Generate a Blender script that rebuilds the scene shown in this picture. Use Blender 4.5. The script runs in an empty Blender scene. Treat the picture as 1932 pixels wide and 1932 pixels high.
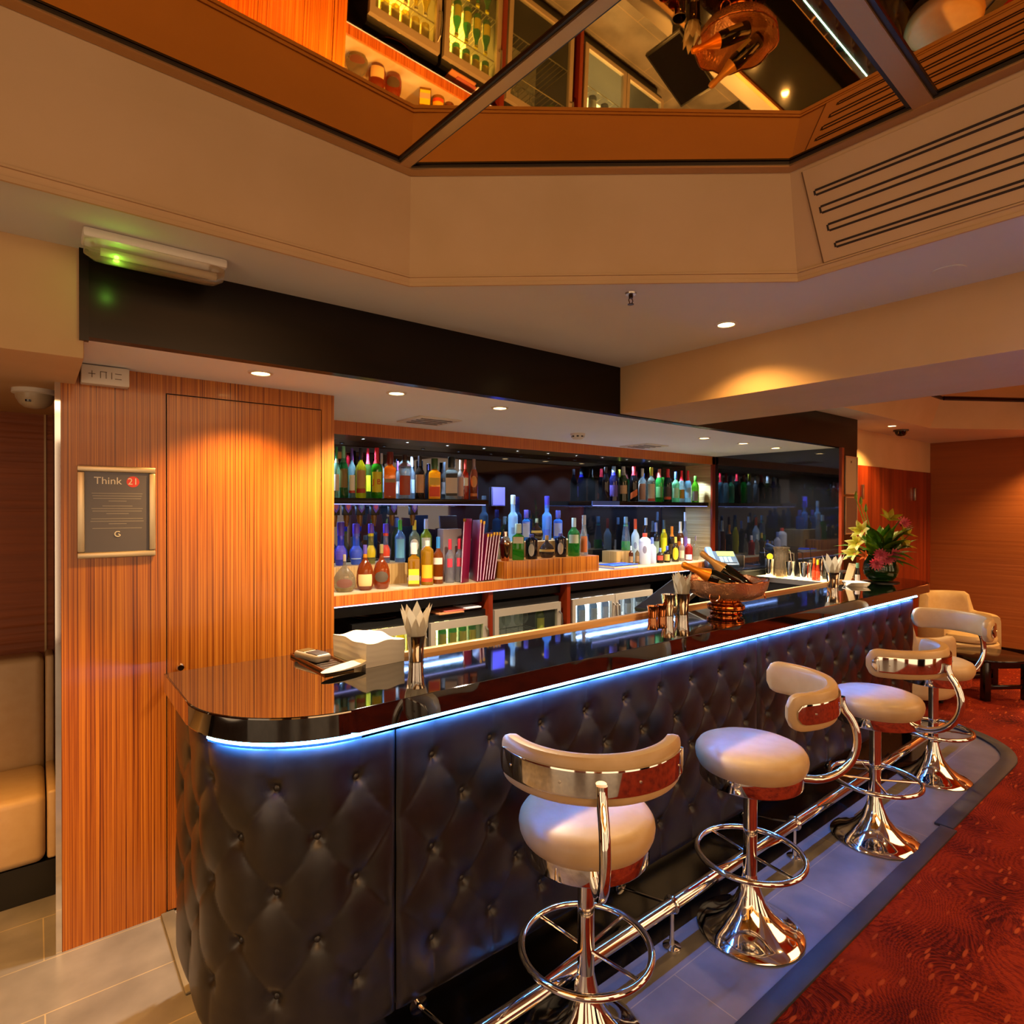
import bpy, bmesh, math, random
from mathutils import Vector, Matrix
random.seed(7)
S = bpy.context.scene
COL = S.collection
PI = math.pi

# ------------------------------------------------------------------ camera
YAW, PITCH, ROLL, EYE = math.radians(38.474), math.radians(-0.36), math.radians(0.12), 1.7
FPX = 1132.0
_f = Vector((math.sin(YAW), math.cos(YAW), 0)); _r = Vector((math.cos(YAW), -math.sin(YAW), 0)); _u = Vector((0, 0, 1))
_f2 = _f*math.cos(PITCH) + _u*math.sin(PITCH); _u2 = _u*math.cos(PITCH) - _f*math.sin(PITCH)
_r3 = _r*math.cos(ROLL) + _u2*math.sin(ROLL); _u3 = _u2*math.cos(ROLL) - _r*math.sin(ROLL)
cam_data = bpy.data.cameras.new('camera'); cam = bpy.data.objects.new('camera', cam_data); COL.objects.link(cam)
cam_data.sensor_width = 36; cam_data.lens = FPX/1932*36; cam_data.clip_start = 0.02
M = Matrix((( _r3.x, _u3.x, -_f2.x, 0), (_r3.y, _u3.y, -_f2.y, 0), (_r3.z, _u3.z, -_f2.z, EYE), (0, 0, 0, 1)))
cam.matrix_world = M
S.camera = cam

# ------------------------------------------------------------------ world, exposure, added fill lamps, shelf strip lamps
w = bpy.data.worlds.new('world'); S.world = w; w.use_nodes = True
w.node_tree.nodes['Background'].inputs[0].default_value = (1.0, 0.66, 0.38, 1)
w.node_tree.nodes['Background'].inputs[1].default_value = 1.7
S.view_settings.view_transform = 'Standard'; S.view_settings.look = 'None'; S.view_settings.gamma = 1
S.view_settings.use_curve_mapping = False
S.view_settings.exposure = 0.36
S.cycles.max_bounces = 10; S.cycles.transparent_max_bounces = 16
S.cycles.caustics_reflective = False; S.cycles.caustics_refractive = False
S.cycles.use_denoising = True
S.cycles.sample_clamp_indirect = 6.0

def area_lamp(name, loc, sx, sy, power, color, rot=(0, 0, 0)):
    d = bpy.data.lights.new(name, 'AREA'); d.shape = 'RECTANGLE'; d.size = sx; d.size_y = sy
    d.energy = power; d.color = color
    o = bpy.data.objects.new(name, d); o.location = loc; o.rotation_euler = rot; COL.objects.link(o)
    return o
WARM = (1.0, 0.60, 0.28)
area_lamp('added_fill_lamp', (0.6, -1.6, 2.75), 2.6, 1.8, 60, (1.0, 0.58, 0.26))  # unseen warm fill added behind the camera
area_lamp('added_fill_lamp', (5.6, -1.2, 2.75), 2.6, 2.2, 80, (1.0, 0.54, 0.22))  # unseen warm fill added over the carpet
area_lamp('under_shelf_strip_lamp', (1.95, 3.90, 1.715), 1.4, 0.02, 7, (0.32, 0.52, 1.0))
area_lamp('under_shelf_strip_lamp', (4.65, 3.90, 1.715), 1.6, 0.02, 7, (0.32, 0.52, 1.0))

# ------------------------------------------------------------------ helpers
def ray(px, py): return _f2 + _r3*((px-966)/FPX) - _u3*((py-966)/FPX)
def at(px, py, X=None, Y=None, Z=None):
    d = ray(px, py); o = Vector((0, 0, EYE))
    t = X/d.x if X is not None else (Y/d.y if Y is not None else (Z-EYE)/d.z)
    return o + d*t
def depth(p): return (Vector(p)-Vector((0, 0, EYE))).dot(_f2)

def finish(name, bm, mat, parent=None, loc=None, smooth=35, kind=None):
    bmesh.ops.recalc_face_normals(bm, faces=bm.faces)
    if smooth:
        a = math.radians(smooth)
        for f in bm.faces: f.smooth = True
        for e in bm.edges:
            if len(e.link_faces) == 2 and e.calc_face_angle(0) > a: e.smooth = False
    me = bpy.data.meshes.new(name); bm.to_mesh(me); bm.free()
    if mat is not None: me.materials.append(mat)
    o = bpy.data.objects.new(name, me); COL.objects.link(o)
    if parent is not None: o.parent = parent
    if loc is not None: o.location = loc
    if kind: o['kind'] = kind
    return o
def tag(o, label, cat, group=None):
    o['label'] = label; o['category'] = cat
    if group: o['group'] = group
    return o
def thing(name, label, cat, loc=(0, 0, 0), rz=0, group=None):
    o = bpy.data.objects.new(name, None); COL.objects.link(o); o.empty_display_size = 0.05
    o.location = loc; o.rotation_euler = (0, 0, rz)
    return tag(o, label, cat, group)
def copy_thing(src, label, loc, rz=0, group=None):
    c = src.copy(); COL.objects.link(c); c.location = loc; c.rotation_euler = (0, 0, rz); c['label'] = label
    if group: c['group'] = group
    for ch in [o for o in bpy.data.objects if o.parent == src]:
        d = ch.copy(); COL.objects.link(d); d.parent = c
        for g in [o for o in bpy.data.objects if o.parent == ch]:
            e = g.copy(); COL.objects.link(e); e.parent = d
    return c
def struct(name, bm, mat, smooth=35, parent=None): return finish(name, bm, mat, parent, None, smooth, 'structure')

def NB(): return bmesh.new()
def box(bm, x0, x1, y0, y1, z0, z1, bev=0, seg=2):
    r = bmesh.ops.create_cube(bm, size=1)['verts']
    for v in r: v.co = Vector((x0+(v.co.x+.5)*(x1-x0), y0+(v.co.y+.5)*(y1-y0), z0+(v.co.z+.5)*(z1-z0)))
    if bev:
        es = list({e for v in r for e in v.link_edges})
        bmesh.ops.bevel(bm, geom=es, offset=bev, segments=seg, affect='EDGES', profile=0.5)
    return bm
def bx(*a, **k): return box(NB(), *a, **k)
def xform(bm, m):
    for v in bm.verts: v.co = m @ v.co
    return bm
def prism(bm, poly, z0, z1, bev=0):
    vs = [bm.verts.new((p[0], p[1], z0)) for p in poly]
    f = bm.faces.new(vs)
    r = bmesh.ops.extrude_face_region(bm, geom=[f])
    top = [g for g in r['geom'] if isinstance(g, bmesh.types.BMVert)]
    for v in top: v.co.z = z1
    if bev:
        es = [e for e in bm.edges if abs(e.verts[0].co.z-e.verts[1].co.z) < 1e-6]
        bmesh.ops.bevel(bm, geom=es, offset=bev, segments=2, affect='EDGES', profile=0.5)
    return bm
def lathe(bm, prof, seg=24, c=(0, 0, 0), sx=1, sy=1):
    rings = []
    for r, z in prof:
        if r < 1e-6: rings.append([bm.verts.new((c[0], c[1], c[2]+z))])
        else: rings.append([bm.verts.new((c[0]+r*sx*math.cos(2*PI*i/seg), c[1]+r*sy*math.sin(2*PI*i/seg), c[2]+z)) for i in range(seg)])
    for a, b in zip(rings, rings[1:]):
        for i in range(seg):
            j = (i+1) % seg
            if len(a) == 1 and len(b) == 1: continue
            if len(a) == 1: bm.faces.new((a[0], b[i], b[j]))
            elif len(b) == 1: bm.faces.new((a[i], a[j], b[0]))
            else: bm.faces.new((a[i], a[j], b[j], b[i]))
    return bm
def tube(bm, pts, r, seg=10, closed=False):
    pts = [Vector(p) for p in pts]; n = len(pts); rings = []; up = None
    for i, p in enumerate(pts):
        if closed: t = pts[(i+1) % n]-pts[i-1]
        else: t = pts[min(i+1, n-1)]-pts[max(i-1, 0)]
        t.normalize()
        if up is None:
            up = t.cross(Vector((0, 0, 1)))
            if up.length < 1e-3: up = t.cross(Vector((1, 0, 0)))
            up.normalize()
        up = (up - t*up.dot(t)).normalized(); v = t.cross(up)
        rr = r[i] if isinstance(r, (list, tuple)) else r
        rings.append([bm.verts.new(p+up*rr*math.cos(2*PI*k/seg)+v*rr*math.sin(2*PI*k/seg)) for k in range(seg)])
    prs = list(zip(rings, rings[1:]))
    if closed: prs.append((rings[-1], rings[0]))
    for a, b in prs:
        for k in range(seg): bm.faces.new((a[k], a[(k+1) % seg], b[(k+1) % seg], b[k]))
    if not closed: bm.faces.new(rings[0][::-1]); bm.faces.new(rings[-1])
    return bm
def rod(bm, a, b, r, seg=10): return tube(bm, [a, b], r, seg)
def ring_pts(c, R, n=40, z=0): return [(c[0]+R*math.cos(2*PI*i/n), c[1]+R*math.sin(2*PI*i/n), z) for i in range(n)]
def text_bm(txt, size, depth_=0.001, align='CENTER'):
    cu = bpy.data.curves.new('txt', 'FONT'); cu.body = txt; cu.size = size; cu.extrude = depth_; cu.align_x = align; cu.align_y = 'CENTER'
    o = bpy.data.objects.new('txt', cu); COL.objects.link(o)
    dg = bpy.context.evaluated_depsgraph_get()
    me = bpy.data.meshes.new_from_object(o.evaluated_get(dg))
    bm = NB(); bm.from_mesh(me)
    bpy.data.objects.remove(o); bpy.data.curves.remove(cu); bpy.data.meshes.remove(me)
    return bm

# ------------------------------------------------------------------ materials
def lin(c):
    c = c.lstrip('#'); o = []
    for i in (0, 2, 4):
        v = int(c[i:i+2], 16)/255; o.append(v/12.92 if v <= 0.04045 else ((v+0.055)/1.055)**2.4)
    return tuple(o)+(1,)
def C(c): return lin(c) if isinstance(c, str) else (tuple(c)+(1,) if len(c) == 3 else tuple(c))
def pm(name, col, rough=0.5, metal=0.0, emit=None, es=0, spec=0.5, coat=0, trans=0, alpha=1):
    m = bpy.data.materials.new(name); m.use_nodes = True
    b = m.node_tree.nodes['Principled BSDF']
    b.inputs['Base Color'].default_value = C(col); b.inputs['Roughness'].default_value = rough
    b.inputs['Metallic'].default_value = metal; b.inputs['Specular IOR Level'].default_value = spec
    b.inputs['Coat Weight'].default_value = coat; b.inputs['Coat Roughness'].default_value = 0.05
    b.inputs['Transmission Weight'].default_value = trans
    if emit: b.inputs['Emission Color'].default_value = C(emit); b.inputs['Emission Strength'].default_value = es
    return m
def nodes(m): return m.node_tree.nodes, m.node_tree.links, m.node_tree.nodes['Principled BSDF']
def texmap(m, scale, rot=(0, 0, 0), loc=(0, 0, 0)):
    N, L, b = nodes(m)
    tc = N.new('ShaderNodeTexCoord'); mp = N.new('ShaderNodeMapping')
    mp.inputs['Scale'].default_value = scale; mp.inputs['Rotation'].default_value = rot; mp.inputs['Location'].default_value = loc
    L.new(tc.outputs['Object'], mp.inputs['Vector']); return mp
def ramp(m, stops):
    N, L, b = nodes(m); r = N.new('ShaderNodeValToRGB'); e = r.color_ramp.elements
    while len(e) < len(stops): e.new(0.5)
    for k, (p, c) in enumerate(stops): e[k].position = p; e[k].color = C(c)
    return r
def wood(name, dark, mid, light, rough=0.3, scale=(150, 150, 0.5), coat=0.08):
    m = pm(name, mid, rough, coat=coat); N, L, b = nodes(m)
    mp = texmap(m, scale); n1 = N.new('ShaderNodeTexNoise'); n1.inputs['Scale'].default_value = 1; n1.inputs['Detail'].default_value = 5
    n1.inputs['Roughness'].default_value = 0.7
    L.new(mp.outputs[0], n1.inputs['Vector'])
    r = ramp(m, [(0.36, dark), (0.47, mid), (0.62, light)]); L.new(n1.outputs['Fac'], r.inputs[0]); L.new(r.outputs[0], b.inputs['Base Color'])
    return m
def noisy(name, c1, c2, scale, rough=0.5, bump=0, detail=4, **k):
    m = pm(name, c1, rough, **k); N, L, b = nodes(m)
    mp = texmap(m, scale if isinstance(scale, tuple) else (scale,)*3); n1 = N.new('ShaderNodeTexNoise'); n1.inputs['Scale'].default_value = 1; n1.inputs['Detail'].default_value = detail
    L.new(mp.outputs[0], n1.inputs['Vector'])
    r = ramp(m, [(0.35, c1), (0.65, c2)]); L.new(n1.outputs['Fac'], r.inputs[0]); L.new(r.outputs[0], b.inputs['Base Color'])
    if bump:
        bp = N.new('ShaderNodeBump'); bp.inputs['Strength'].default_value = bump; bp.inputs['Distance'].default_value = 0.01
        L.new(n1.outputs['Fac'], bp.inputs['Height']); L.new(bp.outputs[0], b.inputs['Normal'])
    return m
def glass(name, tint, body=0.25, bodycol=None, rough=0.03):
    m = bpy.data.materials.new(name); m.use_nodes = True; N = m.node_tree.nodes; L = m.node_tree.links
    for n in list(N):
        if n.type == 'BSDF_PRINCIPLED': N.remove(n)
    out = [n for n in N if n.type == 'OUTPUT_MATERIAL'][0]
    t = N.new('ShaderNodeBsdfTransparent'); t.inputs[0].default_value = tuple(math.sqrt(max(0.0, v)) for v in C(tint)[:3])+(1,)
    g = N.new('ShaderNodeBsdfGlossy'); g.inputs['Roughness'].default_value = rough; g.inputs[0].default_value = (1, 1, 1, 1)
    d = N.new('ShaderNodeBsdfDiffuse'); d.inputs[0].default_value = C(bodycol or tint)
    tl = N.new('ShaderNodeBsdfTranslucent'); tl.inputs[0].default_value = C(bodycol or tint)
    dd = N.new('ShaderNodeMixShader'); dd.inputs[0].default_value = 0.5; L.new(d.outputs[0], dd.inputs[1]); L.new(tl.outputs[0], dd.inputs[2])
    m1 = N.new('ShaderNodeMixShader'); m1.inputs[0].default_value = body; L.new(t.outputs[0], m1.inputs[1]); L.new(dd.outputs[0], m1.inputs[2])
    lw = N.new('ShaderNodeFresnel'); lw.inputs['IOR'].default_value = 1.5
    ge = N.new('ShaderNodeNewGeometry'); fs = N.new('ShaderNodeMath'); fs.operation = 'SUBTRACT'; fs.inputs[0].default_value = 1; L.new(ge.outputs['Backfacing'], fs.inputs[1])
    fm = N.new('ShaderNodeMath'); fm.operation = 'MULTIPLY'; L.new(lw.outputs[0], fm.inputs[0]); L.new(fs.outputs[0], fm.inputs[1])
    m2 = N.new('ShaderNodeMixShader'); L.new(fm.outputs[0], m2.inputs[0]); L.new(m1.outputs[0], m2.inputs[1]); L.new(g.outputs[0], m2.inputs[2])
    L.new(m2.outputs[0], out.inputs[0]); return m
_mc = {}
def col(c, rough=0.4, metal=0.0):
    k = (c, rough, metal)
    if k not in _mc: _mc[k] = pm('paint_'+c.strip('#'), c, rough, metal)
    return _mc[k]
def gl(tint, body=0.25, bodycol=None):
    k = ('g', tint, body, bodycol)
    if k not in _mc: _mc[k] = glass('glass_'+tint.strip('#'), tint, body, bodycol)
    return _mc[k]

M_WOOD = wood('zebrano_veneer', '#55200a', '#9c5214', '#c67c2a', 0.3)
M_WOODL = wood('zebrano_pale', '#8a6a3a', '#a98650', '#bf9c66', 0.35)
M_WOODR = wood('red_brown_veneer', '#5e1a06', '#74240a', '#8a3210', 0.3, (14, 14, 0.5))
M_DWOOD = noisy('dark_stained_wood', '#0b0604', '#150b06', (3, 3, 40), 0.25, 0.0, spec=0.25)
M_PLAST = noisy('warm_white_plaster', '#c29e70', '#c8a478', 3, 0.75)
M_CEIL = noisy('ceiling_paint', '#cac6bc', '#cecac0', 2, 0.8)
M_SOFF = noisy('soffit_paint_lit_tone', '#dde4ea', '#e1e8ee', 2, 0.8)  # soffit colour whitened and cooled in place of missing cool light
M_BLACK = pm('black_gloss_stone', '#060505', 0.03, spec=1.0, coat=1.0)
M_BLK = pm('black_plastic', '#0a0a0a', 0.4)
M_PLINTH = pm('black_gloss_plinth', '#050404', 0.12)
M_CHROME = pm('chrome', '#dcdad6', 0.06, 1.0)
M_STEEL = pm('brushed_steel', '#b5afa5', 0.28, 1.0)
M_BRASS = pm('brass_trim', '#b08048', 0.22, 1.0)
M_SATIN = pm('satin_brass', '#c29a68', 0.42, 0.9)
M_COPPER = pm('copper', '#c98a5e', 0.1, 1.0)
M_MIRROR = pm('bronze_mirror', '#e4a54e', 0.015, 1.0)
M_DMIR = pm('black_mirror', '#4c4e56', 0.03, 0.95)
M_LEATHER = noisy('black_leather', '#17120f', '#1d1713', 30, 0.33, 0.03)
M_BUTTON = pm('leather_button', '#1a1512', 0.3)
M_CREAM = noisy('cream_leather', '#bb9d72', '#c0a37a', 20, 0.40)
M_STOOL = noisy('stone_leather', '#b09062', '#b6966a', 20, 0.38)
M_LED = pm('blue_led_strip', '#ffffff', 0.5, emit=(0.09, 0.38, 1.0), es=58)
M_LED3 = pm('added_blue_glow', '#ffffff', 0.5, emit=(0.035, 0.22, 1.0), es=1300)
M_LED2 = pm('thin_blue_led', '#ffffff', 0.5, emit=(0.16, 0.30, 1.0), es=1.0)
M_LEDW = pm('cool_led', '#ffffff', 0.5, emit=(0.55, 0.75, 1.0), es=12)
M_LAMP = pm('warm_lamp_lens', '#ffffff', 0.5, emit=(1.0, 0.66, 0.25), es=14)
M_PAPER = pm('white_paper', '#d9d2c4', 0.8)
M_RIM = pm('white_plastic', '#cfc8bb', 0.4)

# ------------------------------------------------------------------ setting materials
ZS, ZC = 2.25, 2.52
def tile_mat():
    m = pm('stone_tile', '#4a4038', 0.35); N, L, b = nodes(m)
    mp = texmap(m, (1, 1, 1), loc=(-1.372, -1.034, 0)); br = N.new('ShaderNodeTexBrick')
    br.inputs['Scale'].default_value = 1; br.inputs['Brick Width'].default_value = 0.9; br.inputs['Row Height'].default_value = 0.301
    br.inputs['Mortar Size'].default_value = 0.0022; br.inputs['Mortar Smooth'].default_value = 0.2; br.offset = 0.5
    br.inputs['Color1'].default_value = C('#7f7b7a'); br.inputs['Color2'].default_value = C('#767271'); br.inputs['Mortar'].default_value = C('#a89a80')
    L.new(mp.outputs[0], br.inputs['Vector'])
    mp2 = texmap(m, (5, 5, 5)); n = N.new('ShaderNodeTexNoise'); n.inputs['Scale'].default_value = 1; n.inputs['Detail'].default_value = 6
    L.new(mp2.outputs[0], n.inputs['Vector'])
    mx = N.new('ShaderNodeMix'); mx.data_type = 'RGBA'; mx.blend_type = 'MULTIPLY'; mx.inputs[0].default_value = 0.6
    r = ramp(m, [(0.3, '#9a9a9a'), (0.7, '#ffffff')]); L.new(n.outputs['Fac'], r.inputs[0])
    L.new(br.outputs['Color'], mx.inputs[6]); L.new(r.outputs[0], mx.inputs[7]); L.new(mx.outputs[2], b.inputs['Base Color'])
    bp = N.new('ShaderNodeBump'); bp.inputs['Strength'].default_value = 0.15; bp.inputs['Distance'].default_value = 0.004
    L.new(n.outputs['Fac'], bp.inputs['Height']); L.new(bp.outputs[0], b.inputs['Normal'])
    return m
def carpet_mat():
    m = pm('patterned_red_carpet', '#7a120a', 0.95, spec=0.1); N, L, b = nodes(m)
    mp = texmap(m, (1, 1, 1)); n0 = N.new('ShaderNodeTexNoise'); n0.inputs['Scale'].default_value = 2.2; n0.inputs['Detail'].default_value = 1
    L.new(mp.outputs[0], n0.inputs['Vector'])
    ad = N.new('ShaderNodeMix'); ad.data_type = 'RGBA'; ad.blend_type = 'ADD'; ad.inputs[0].default_value = 0.8
    L.new(mp.outputs[0], ad.inputs[6]); L.new(n0.outputs['Color'], ad.inputs[7])
    wv = N.new('ShaderNodeTexWave'); wv.wave_type = 'RINGS'; wv.inputs['Scale'].default_value = 14; wv.inputs['Distortion'].default_value = 4; wv.inputs['Detail'].default_value = 2.5; wv.inputs['Detail Scale'].default_value = 4
    L.new(ad.outputs[2], wv.inputs['Vector'])
    w2 = N.new('ShaderNodeTexWave'); w2.bands_direction = 'X'; w2.inputs['Scale'].default_value = 19; w2.inputs['Distortion'].default_value = 9; w2.inputs['Detail'].default_value = 2; w2.inputs['Detail Scale'].default_value = 3
    L.new(ad.outputs[2], w2.inputs['Vector'])
    mm = N.new('ShaderNodeMath'); mm.operation = 'MULTIPLY_ADD'; mm.inputs[1].default_value = 0.5; L.new(w2.outputs['Fac'], mm.inputs[0])
    wh = N.new('ShaderNodeMath'); wh.operation = 'MULTIPLY'; wh.inputs[1].default_value = 0.55; L.new(wv.outputs['Fac'], wh.inputs[0]); L.new(wh.outputs[0], mm.inputs[2])
    nb = N.new('ShaderNodeTexNoise'); nb.inputs['Scale'].default_value = 3.5; nb.inputs['Detail'].default_value = 2; L.new(mp.outputs[0], nb.inputs['Vector'])
    m3 = N.new('ShaderNodeMath'); m3.operation = 'MULTIPLY_ADD'; m3.inputs[1].default_value = 2.6; L.new(nb.outputs['Fac'], m3.inputs[0]); L.new(mm.outputs[0], m3.inputs[2])
    r1 = ramp(m, [(0.42, '#3e0c08'), (0.60, '#5c150a'), (0.80, '#76210e'), (0.95, '#82270f')])
    sc = N.new('ShaderNodeMath'); sc.operation = 'MULTIPLY'; sc.inputs[1].default_value = 0.42; L.new(m3.outputs[0], sc.inputs[0]); L.new(sc.outputs[0], r1.inputs[0])
    # sparse curled orange flecks
    mp4 = texmap(m, (9, 38, 1), (0, 0, math.radians(35))); nd = N.new('ShaderNodeTexNoise'); nd.inputs['Scale'].default_value = 0.35; L.new(mp4.outputs[0], nd.inputs['Vector'])
    av = N.new('ShaderNodeMix'); av.data_type = 'RGBA'; av.blend_type = 'ADD'; av.inputs[0].default_value = 3.0; L.new(mp4.outputs[0], av.inputs[6]); L.new(nd.outputs['Color'], av.inputs[7])
    vo = N.new('ShaderNodeTexVoronoi'); vo.inputs['Scale'].default_value = 1; vo.inputs['Randomness'].default_value = 1; L.new(av.outputs[2], vo.inputs['Vector'])
    r2 = ramp(m, [(0.18, '#ffffff'), (0.28, '#000000')]); L.new(vo.outputs['Distance'], r2.inputs[0])
    sx = N.new('ShaderNodeSeparateColor'); L.new(vo.outputs['Color'], sx.inputs[0])
    gt = N.new('ShaderNodeMath'); gt.operation = 'GREATER_THAN'; gt.inputs[1].default_value = 0.42; L.new(sx.outputs[0], gt.inputs[0])
    mu = N.new('ShaderNodeMath'); mu.operation = 'MULTIPLY'; L.new(r2.outputs[0], mu.inputs[0]); L.new(gt.outputs[0], mu.inputs[1])
    mx = N.new('ShaderNodeMix'); mx.data_type = 'RGBA'; L.new(mu.outputs[0], mx.inputs[0]); L.new(r1.outputs[0], mx.inputs[6]); mx.inputs[7].default_value = C('#99401c')
    L.new(mx.outputs[2], b.inputs['Base Color'])
    n3 = N.new('ShaderNodeTexNoise'); n3.inputs['Scale'].default_value = 220; L.new(mp.outputs[0], n3.inputs['Vector'])
    bp = N.new('ShaderNodeBump'); bp.inputs['Strength'].default_value = 0.5; bp.inputs['Distance'].default_value = 0.004
    L.new(n3.outputs['Fac'], bp.inputs['Height']); L.new(bp.outputs[0], b.inputs['Normal'])
    return m
def ripple_mat(name, c1, c2, scale=(1.6, 1.6, 38), bump=0.7):
    m = pm(name, c1, 0.6); N, L, b = nodes(m)
    mp = texmap(m, scale); n = N.new('ShaderNodeTexNoise'); n.inputs['Scale'].default_value = 1; n.inputs['Detail'].default_value = 1.5
    L.new(mp.outputs[0], n.inputs['Vector'])
    r = ramp(m, [(0.3, c1), (0.7, c2)]); L.new(n.outputs['Fac'], r.inputs[0]); L.new(r.outputs[0], b.inputs['Base Color'])
    bp = N.new('ShaderNodeBump'); bp.inputs['Strength'].default_value = bump; bp.inputs['Distance'].default_value = 0.012
    L.new(n.outputs['Fac'], bp.inputs['Height']); L.new(bp.outputs[0], b.inputs['Normal'])
    return m
M_TILE = tile_mat(); M_CARPET = carpet_mat()
M_RIP = ripple_mat('rippled_brown_wallcover', '#7d3d14', '#8c4617')
M_RIPL = ripple_mat('rippled_wallcover_lounge', '#8d4a1c', '#96501f', (1.1, 1.1, 26), 0.25)
M_RIPC = ripple_mat('rippled_cream_panel', '#b29a68', '#c6b07c', (1.5, 1.5, 60))
M_SLATE = noisy('slate_edging', '#23252b', '#2d3037', 8, 0.45)

# ------------------------------------------------------------------ floor
struct('floor', bx(-3, 9, -4, 4.3, -0.05, 0), M_TILE)
arc = [(5.05+0.62*math.cos(a), 1.64+0.62*math.sin(a)) for a in [math.radians(-90+8*i) for i in range(13)]]
cp = [(0.9, 1.02)]+[(p[0], p[1]) for p in arc]+[(5.67, 2.6), (8.9, 2.6), (8.9, -4), (0.9, -4)]
o = struct('floor_carpet', prism(NB(), cp[::-1], 0, 0.006), M_CARPET)
outer = [(5.05+0.62*math.cos(a), 1.64+0.62*math.sin(a)) for a in [math.radians(-90+8*i) for i in range(13)]]
inner = [(5.05+0.53*math.cos(a), 1.64+0.53*math.sin(a)) for a in [math.radians(-90+8*i) for i in range(13)]]
struct('trim_1', prism(NB(), [(0.9, 1.0), (3.78, 1.0), (3.78, 1.075), (0.9, 1.075)], 0, 0.016, 0.004), M_SLATE)
struct('trim_2', prism(NB(), [(3.79, 1.02)]+outer+[(5.67, 2.3), (5.58, 2.3)]+inner[::-1]+[(3.79, 1.105)], 0, 0.016, 0.004), M_SLATE)
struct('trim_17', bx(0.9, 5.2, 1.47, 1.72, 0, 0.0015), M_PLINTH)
struct('trim_3', bx(0.405, 0.455, 2.33, 2.85, 0, 0.012, 0.004), noisy('grey_threshold', '#565046', '#6a6254', 6, 0.5))

# ------------------------------------------------------------------ ceilings and coffers
MA, MBx, MCy = 2.879, -0.0252, 0.0
def mz(x, y): return MA + MBx*x + MCy*y
def on_mirror(px, py):
    d = ray(px, py); n = Vector((-MBx, -MCy, 1)); t = (MA - EYE)/n.dot(d)
    return Vector((0, 0, EYE)) + d*t
struct('ceiling', prism(NB(), [(-3, 1.975), (1.083, 1.975), (2.153, 1.057), (2.153, -4), (2.666, -4), (2.666, 2.347), (-3, 2.347)], ZC, ZC+0.04), M_CEIL)
struct('ceiling_lounge', prism(NB(), [(3.424, 2.13), (7.11, 2.13), (7.99, 1.56), (7.99, -4), (9, -4), (9, 2.75), (3.424, 2.75)], ZC, ZC+0.04), M_CEIL)
struct('ceiling_side', bx(3.424, 4.0, -4, 2.13, ZC, ZC+0.04), M_CEIL)
struct('ceiling_beam', bx(2.666, 3.424, -4, 2.347, ZS, ZC+0.04, 0.004), M_PLAST)
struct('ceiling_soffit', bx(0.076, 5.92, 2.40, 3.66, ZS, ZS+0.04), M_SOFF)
struct('ceiling_bulkhead', bx(-3, 0.123, 2.347, 4.3, 2.173, ZC+0.04, 0.006), M_PLAST)
U = [on_mirror(0, 30), on_mirror(775, 325), on_mirror(1490, 318), on_mirror(1932, 135)]
u0 = Vector((-3, U[1].y, 0)); u0.z = mz(u0.x, u0.y); u3 = Vector((U[2].x, -4, 0)); u3.z = mz(u3.x, u3.y)
UP = [u0, U[1], U[2], u3]
for p in UP: p.z = mz(p.x, p.y)
LO = [Vector((-3, 1.975, ZC)), Vector((1.083, 1.975, ZC)), Vector((2.153, 1.057, ZC)), Vector((2.153, -4, ZC))]
def coffer_side(name, a, b, c, d, mat):
    bm = NB(); n = (b-a).cross(d-a).normalized()
    if n.x + n.y < 0: n = -n
    vs = [bm.verts.new(p) for p in (a, b, c, d)] + [bm.verts.new(p+n*0.03) for p in (a, b, c, d)]
    for q in ((0, 1, 2, 3), (7, 6, 5, 4), (0, 4, 5, 1), (1, 5, 6, 2), (2, 6, 7, 3), (3, 7, 4, 0)): bm.faces.new([vs[i] for i in q])
    return struct(name, bm, mat)
for k in range(3):
    coffer_side('wall_coffer_%d' % (k+1), LO[k], LO[k+1], UP[k+1], UP[k], M_PLAST)
# double bead round the foot of the coffer and brass angle round the mirror
def offset_in(pts, d):
    n1 = Vector((0, -d, 0)); e = (LO[2]-LO[1]).normalized(); n2 = Vector((e.y, -e.x, 0))
    if n2.x > 0: n2 = -n2
    n2 = n2*d; n3 = Vector((-d, 0, 0))
    return [pts[0]+n1, pts[1]+(n1+n2)*0.62, pts[2]+(n2+n3)*0.62, pts[3]+n3]
def strip(name, pts, w_, h_, mat):
    bm = NB(); q = offset_in(pts, w_)
    for k in range(3):
        vs = [bm.verts.new(p) for p in (pts[k], pts[k+1], q[k+1], q[k])] + [bm.verts.new(p-Vector((0, 0, h_))) for p in (pts[k], pts[k+1], q[k+1], q[k])]
        for z in ((0, 1, 2, 3), (7, 6, 5, 4), (0, 4, 5, 1), (1, 5, 6, 2), (2, 6, 7, 3), (3, 7, 4, 0)): bm.faces.new([vs[i] for i in z])
    return struct(name, bm, mat)
strip('trim_4', [p+Vector((0, 0, 0.008)) for p in LO], 0.008, 0.012, M_PLAST)
strip('trim_5', [p*1+(UP[i]-p)*0.09 for i, p in enumerate(LO)], 0.006, 0.006, M_PLAST)
strip('trim_6', UP, 0.035, 0.014, M_SATIN)
q = offset_in(UP, 0.035)
strip('trim_7', [p-Vector((0, 0, 0.001)) for p in q], 0.008, 0.006, M_BLK)
bm = NB(); vs = []
for p in (UP[0], UP[1], UP[2], UP[3], Vector((-3, -4, mz(-3, -4)))): vs.append(p)
lo_ = [bm.verts.new(p) for p in vs]; hi_ = [bm.verts.new(p+Vector((0, 0, 0.02))) for p in vs]
bm.faces.new(lo_); bm.faces.new(hi_[::-1])
for i in range(5): bm.faces.new((lo_[i], lo_[(i+1) % 5], hi_[(i+1) % 5], hi_[i]))
struct('ceiling_mirror', bm, M_MIRROR, smooth=0)
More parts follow.
